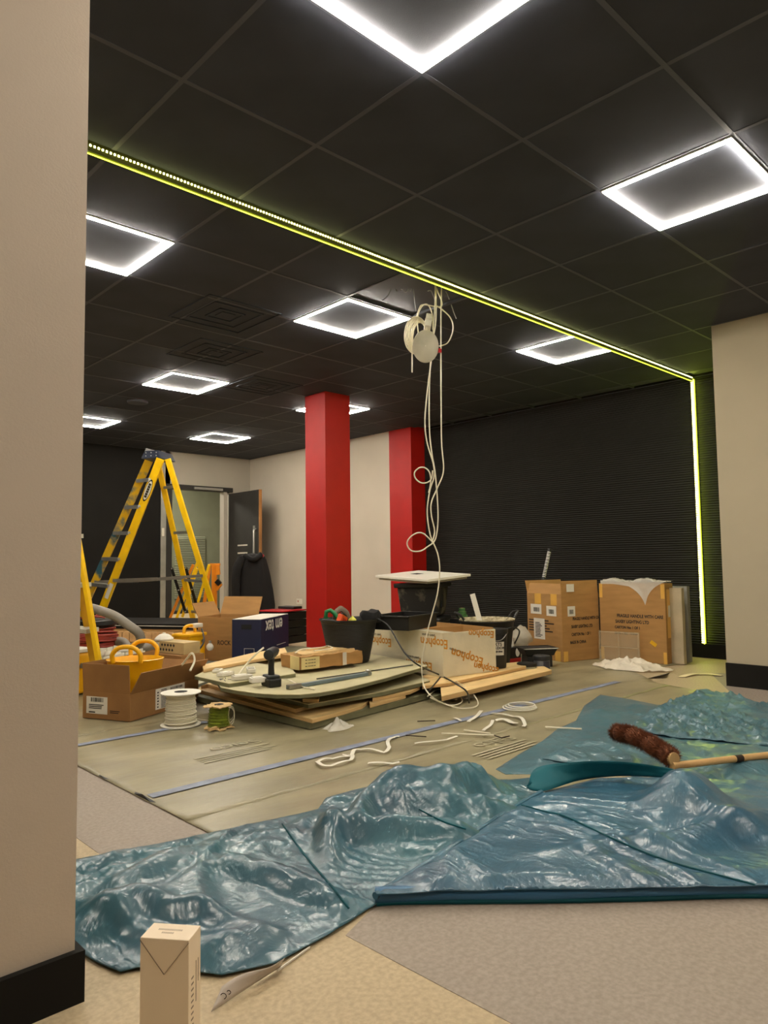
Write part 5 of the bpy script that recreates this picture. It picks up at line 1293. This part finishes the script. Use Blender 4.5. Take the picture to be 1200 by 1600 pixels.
single('torn_lip', MB().add(p0+[v-Vector((0, 0, .002)) for v in p0], [(0, 1, 2), (5, 4, 3), (0, 3, 4, 1), (1, 4, 5, 2), (2, 5, 3, 0)]), blk, 'curled dark edge of protection sheet near the wide cardboard box', 'sheet edge')
# ============================================================ BROOM
h0, h1 = G(966, 1172, .055), G(1052, 1205, .055)
br = thing('broom', 'brown bristle broom with a pale wooden handle lying on the tarpaulin', 'broom', ((h0+h1)/2))
br.location.z = .05
d_ = (h1-h0).normalized(); L = (h1-h0).length; s_ = d_.cross(Vector((0, 0, 1))).normalized(); upv = Vector((0, 0, 1))
random.seed(9)
core = curve([h0+upv*.075, h0.lerp(h1, .3)+upv*.085, h0.lerp(h1, .7)+upv*.07, h1+upv*.05], 8)
MB().tube(core, [.012]+[.034+.004*math.sin(k) for k in range(len(core)-2)]+[.02], 14).build('bristle_bed', bristle, br, smooth=True, world=True)
vs = []; fs = []
for k in range(9000):
    f_ = random.random(); c = core[min(len(core)-1, int(f_*(len(core)-1)))].lerp(core[min(len(core)-1, int(f_*(len(core)-1))+1)], random.random())
    a = random.uniform(0, 2*PI); dv = (s_*math.cos(a)+upv*math.sin(a)+d_*random.uniform(-.35, .35)-d_*(.5 if f_ < .1 else 0)).normalized()
    b0 = c+dv*.025; b1 = c+dv*random.uniform(.040, .055); sd = dv.cross(d_).normalized()*.0009+d_*.0004
    i = len(vs); vs += [b0-sd, b0+sd, b1]; fs.append((i, i+1, i+2))
MB().add(vs, fs).build('bristles', bristle, br, world=True, kind='stuff')
MB().tube([h1+upv*.05-d_*.05, h1+upv*.05+d_*.01], [.030, .026], 14).build('head_block', wood_handle, br, smooth=True, world=True)
e0 = h1+upv*.055; e1 = V(1200, 1180, DEP(G(1200, 1190, .03))); e2 = e0+(e1-e0)*2.4
e0_ = V(1056, 1196, DEP(h1)); hnd = e0_+(e1-e0_)*2.2
MB().tube([e0_-(e1-e0_)*.04, e0_, e1, hnd], [.016, .0145, .0145, .0145], 16).build('handle', wood_handle, br, smooth=True, world=True)
MB().tube([e0_+(e1-e0_)*.62, e0_+(e1-e0_)*.70], .0150, 16).build('handle_mark', ink_br, br, smooth=True, world=True)
# ============================================================ FOREGROUND WHITE CARTON AND LEAFLET
zt = .255
A0, B0, C0_ = G(219, 1466, zt), G(295, 1471, zt), G(329, 1450, zt)
rz = frame(A0, B0); wA = (B0-A0).length; dA = (C0_-B0).length
fb = thing('white_carton', 'tall white cardboard carton with a folded lid in the bottom left foreground', 'box', (A0.x, A0.y, 0.0015), rz)
MB().box(0, wA, 0, dA, 0, zt).build('body', soft_wh, fb, bevel=.0012)
ln = M('fold_line', '8a7560', .7)
for (x0, x1) in ((.0, wA*.5), (wA, wA*.5)):
    MB().bar((x0, -.0004, zt-.004), (x1, -.0004, zt-.060), .0016, .0008, (0, 1, 0)).build('lid_fold', ln, fb)
faint = M('faint_print', 'b9a68c', .6)
for k, (a, b__) in enumerate(((.25, .68), (.36, .60))): bm_ = MB()
mb = MB()
for r_, (a, b__) in enumerate(((.22, .70), (.34, .58))):
    x = a
    while x < b__: mb.box(wA*x, wA*x+wA*.025, dA*(.55-.2*r_), dA*(.55-.2*r_)+.005, zt, zt+.0003); x += .036
mb.build('printed_lines', faint, fb)
mb = MB()
for k in range(14): mb.box(wA, wA+.0004, dA*.22, dA*.40, zt-.07-.010*k, zt-.073-.010*k)
for k in range(2): mb.box(wA, wA+.0004, dA*(.58+.18*k), dA*(.62+.18*k), zt-.12+.03*k, zt-.05+.0*k)
mb.build('printed_lines', M('faint_print2', '86735c', .6), fb)
q = [G(331, 1578), G(348, 1540, .004), G(452, 1494, .004), G(448, 1502, .001)]
a0, a1, a2, a3 = G(330, 1581, .004), G(347, 1541, .03), G(445, 1496, .035), G(438, 1511, .004)
lf_ = thing('leaflet', 'curled grey-white leaflet lying on the floor right of the white carton', 'leaflet', ((a0+a3)/2)); lf_.location.z = .002
vs = []; nu = 16
for i in range(nu+1):
    u = i/nu; b0 = a0.lerp(a3, u); t0 = a1.lerp(a2, u)
    for j in range(5):
        v = j/4; p = b0.lerp(t0, v)+Vector((0, 0, .006*math.sin(u*6)*v)); p.z = max(p.z, .003); vs.append(p)
fs = [(i*5+j, (i+1)*5+j, (i+1)*5+j+1, i*5+j+1) for i in range(nu) for j in range(4)]
o = MB().add(vs, fs).build('page', M('leaflet_paper', 'b9ada0', .5), lf_, smooth=True, world=True); sd = o.modifiers.new('s', 'SOLIDIFY'); sd.thickness = .0008
c = a0.lerp(a3, .10).lerp(a1.lerp(a2, .10), .5)
def rg(c, r_): return [c+CR*(r_*math.cos(k*PI/8))+CU*(r_*math.sin(k*PI/8))-CF*.004 for k in range(16)]
MB().tube(rg(c, .006), .0008, 5, closed=True).tube(rg(a0.lerp(a3, .17).lerp(a1.lerp(a2, .17), .55), .004), .0008, 5, closed=True).build('printed_symbol', ink_br, lf_, world=True)
q = [G(430, 1520, .002), G(470, 1485, .002)]
single('paper_edge', MB().bar(G(434, 1516, .004), G(484, 1480, .004), .004, .003), label_w, 'white edge strip between leaflet and tarpaulin', 'strip')
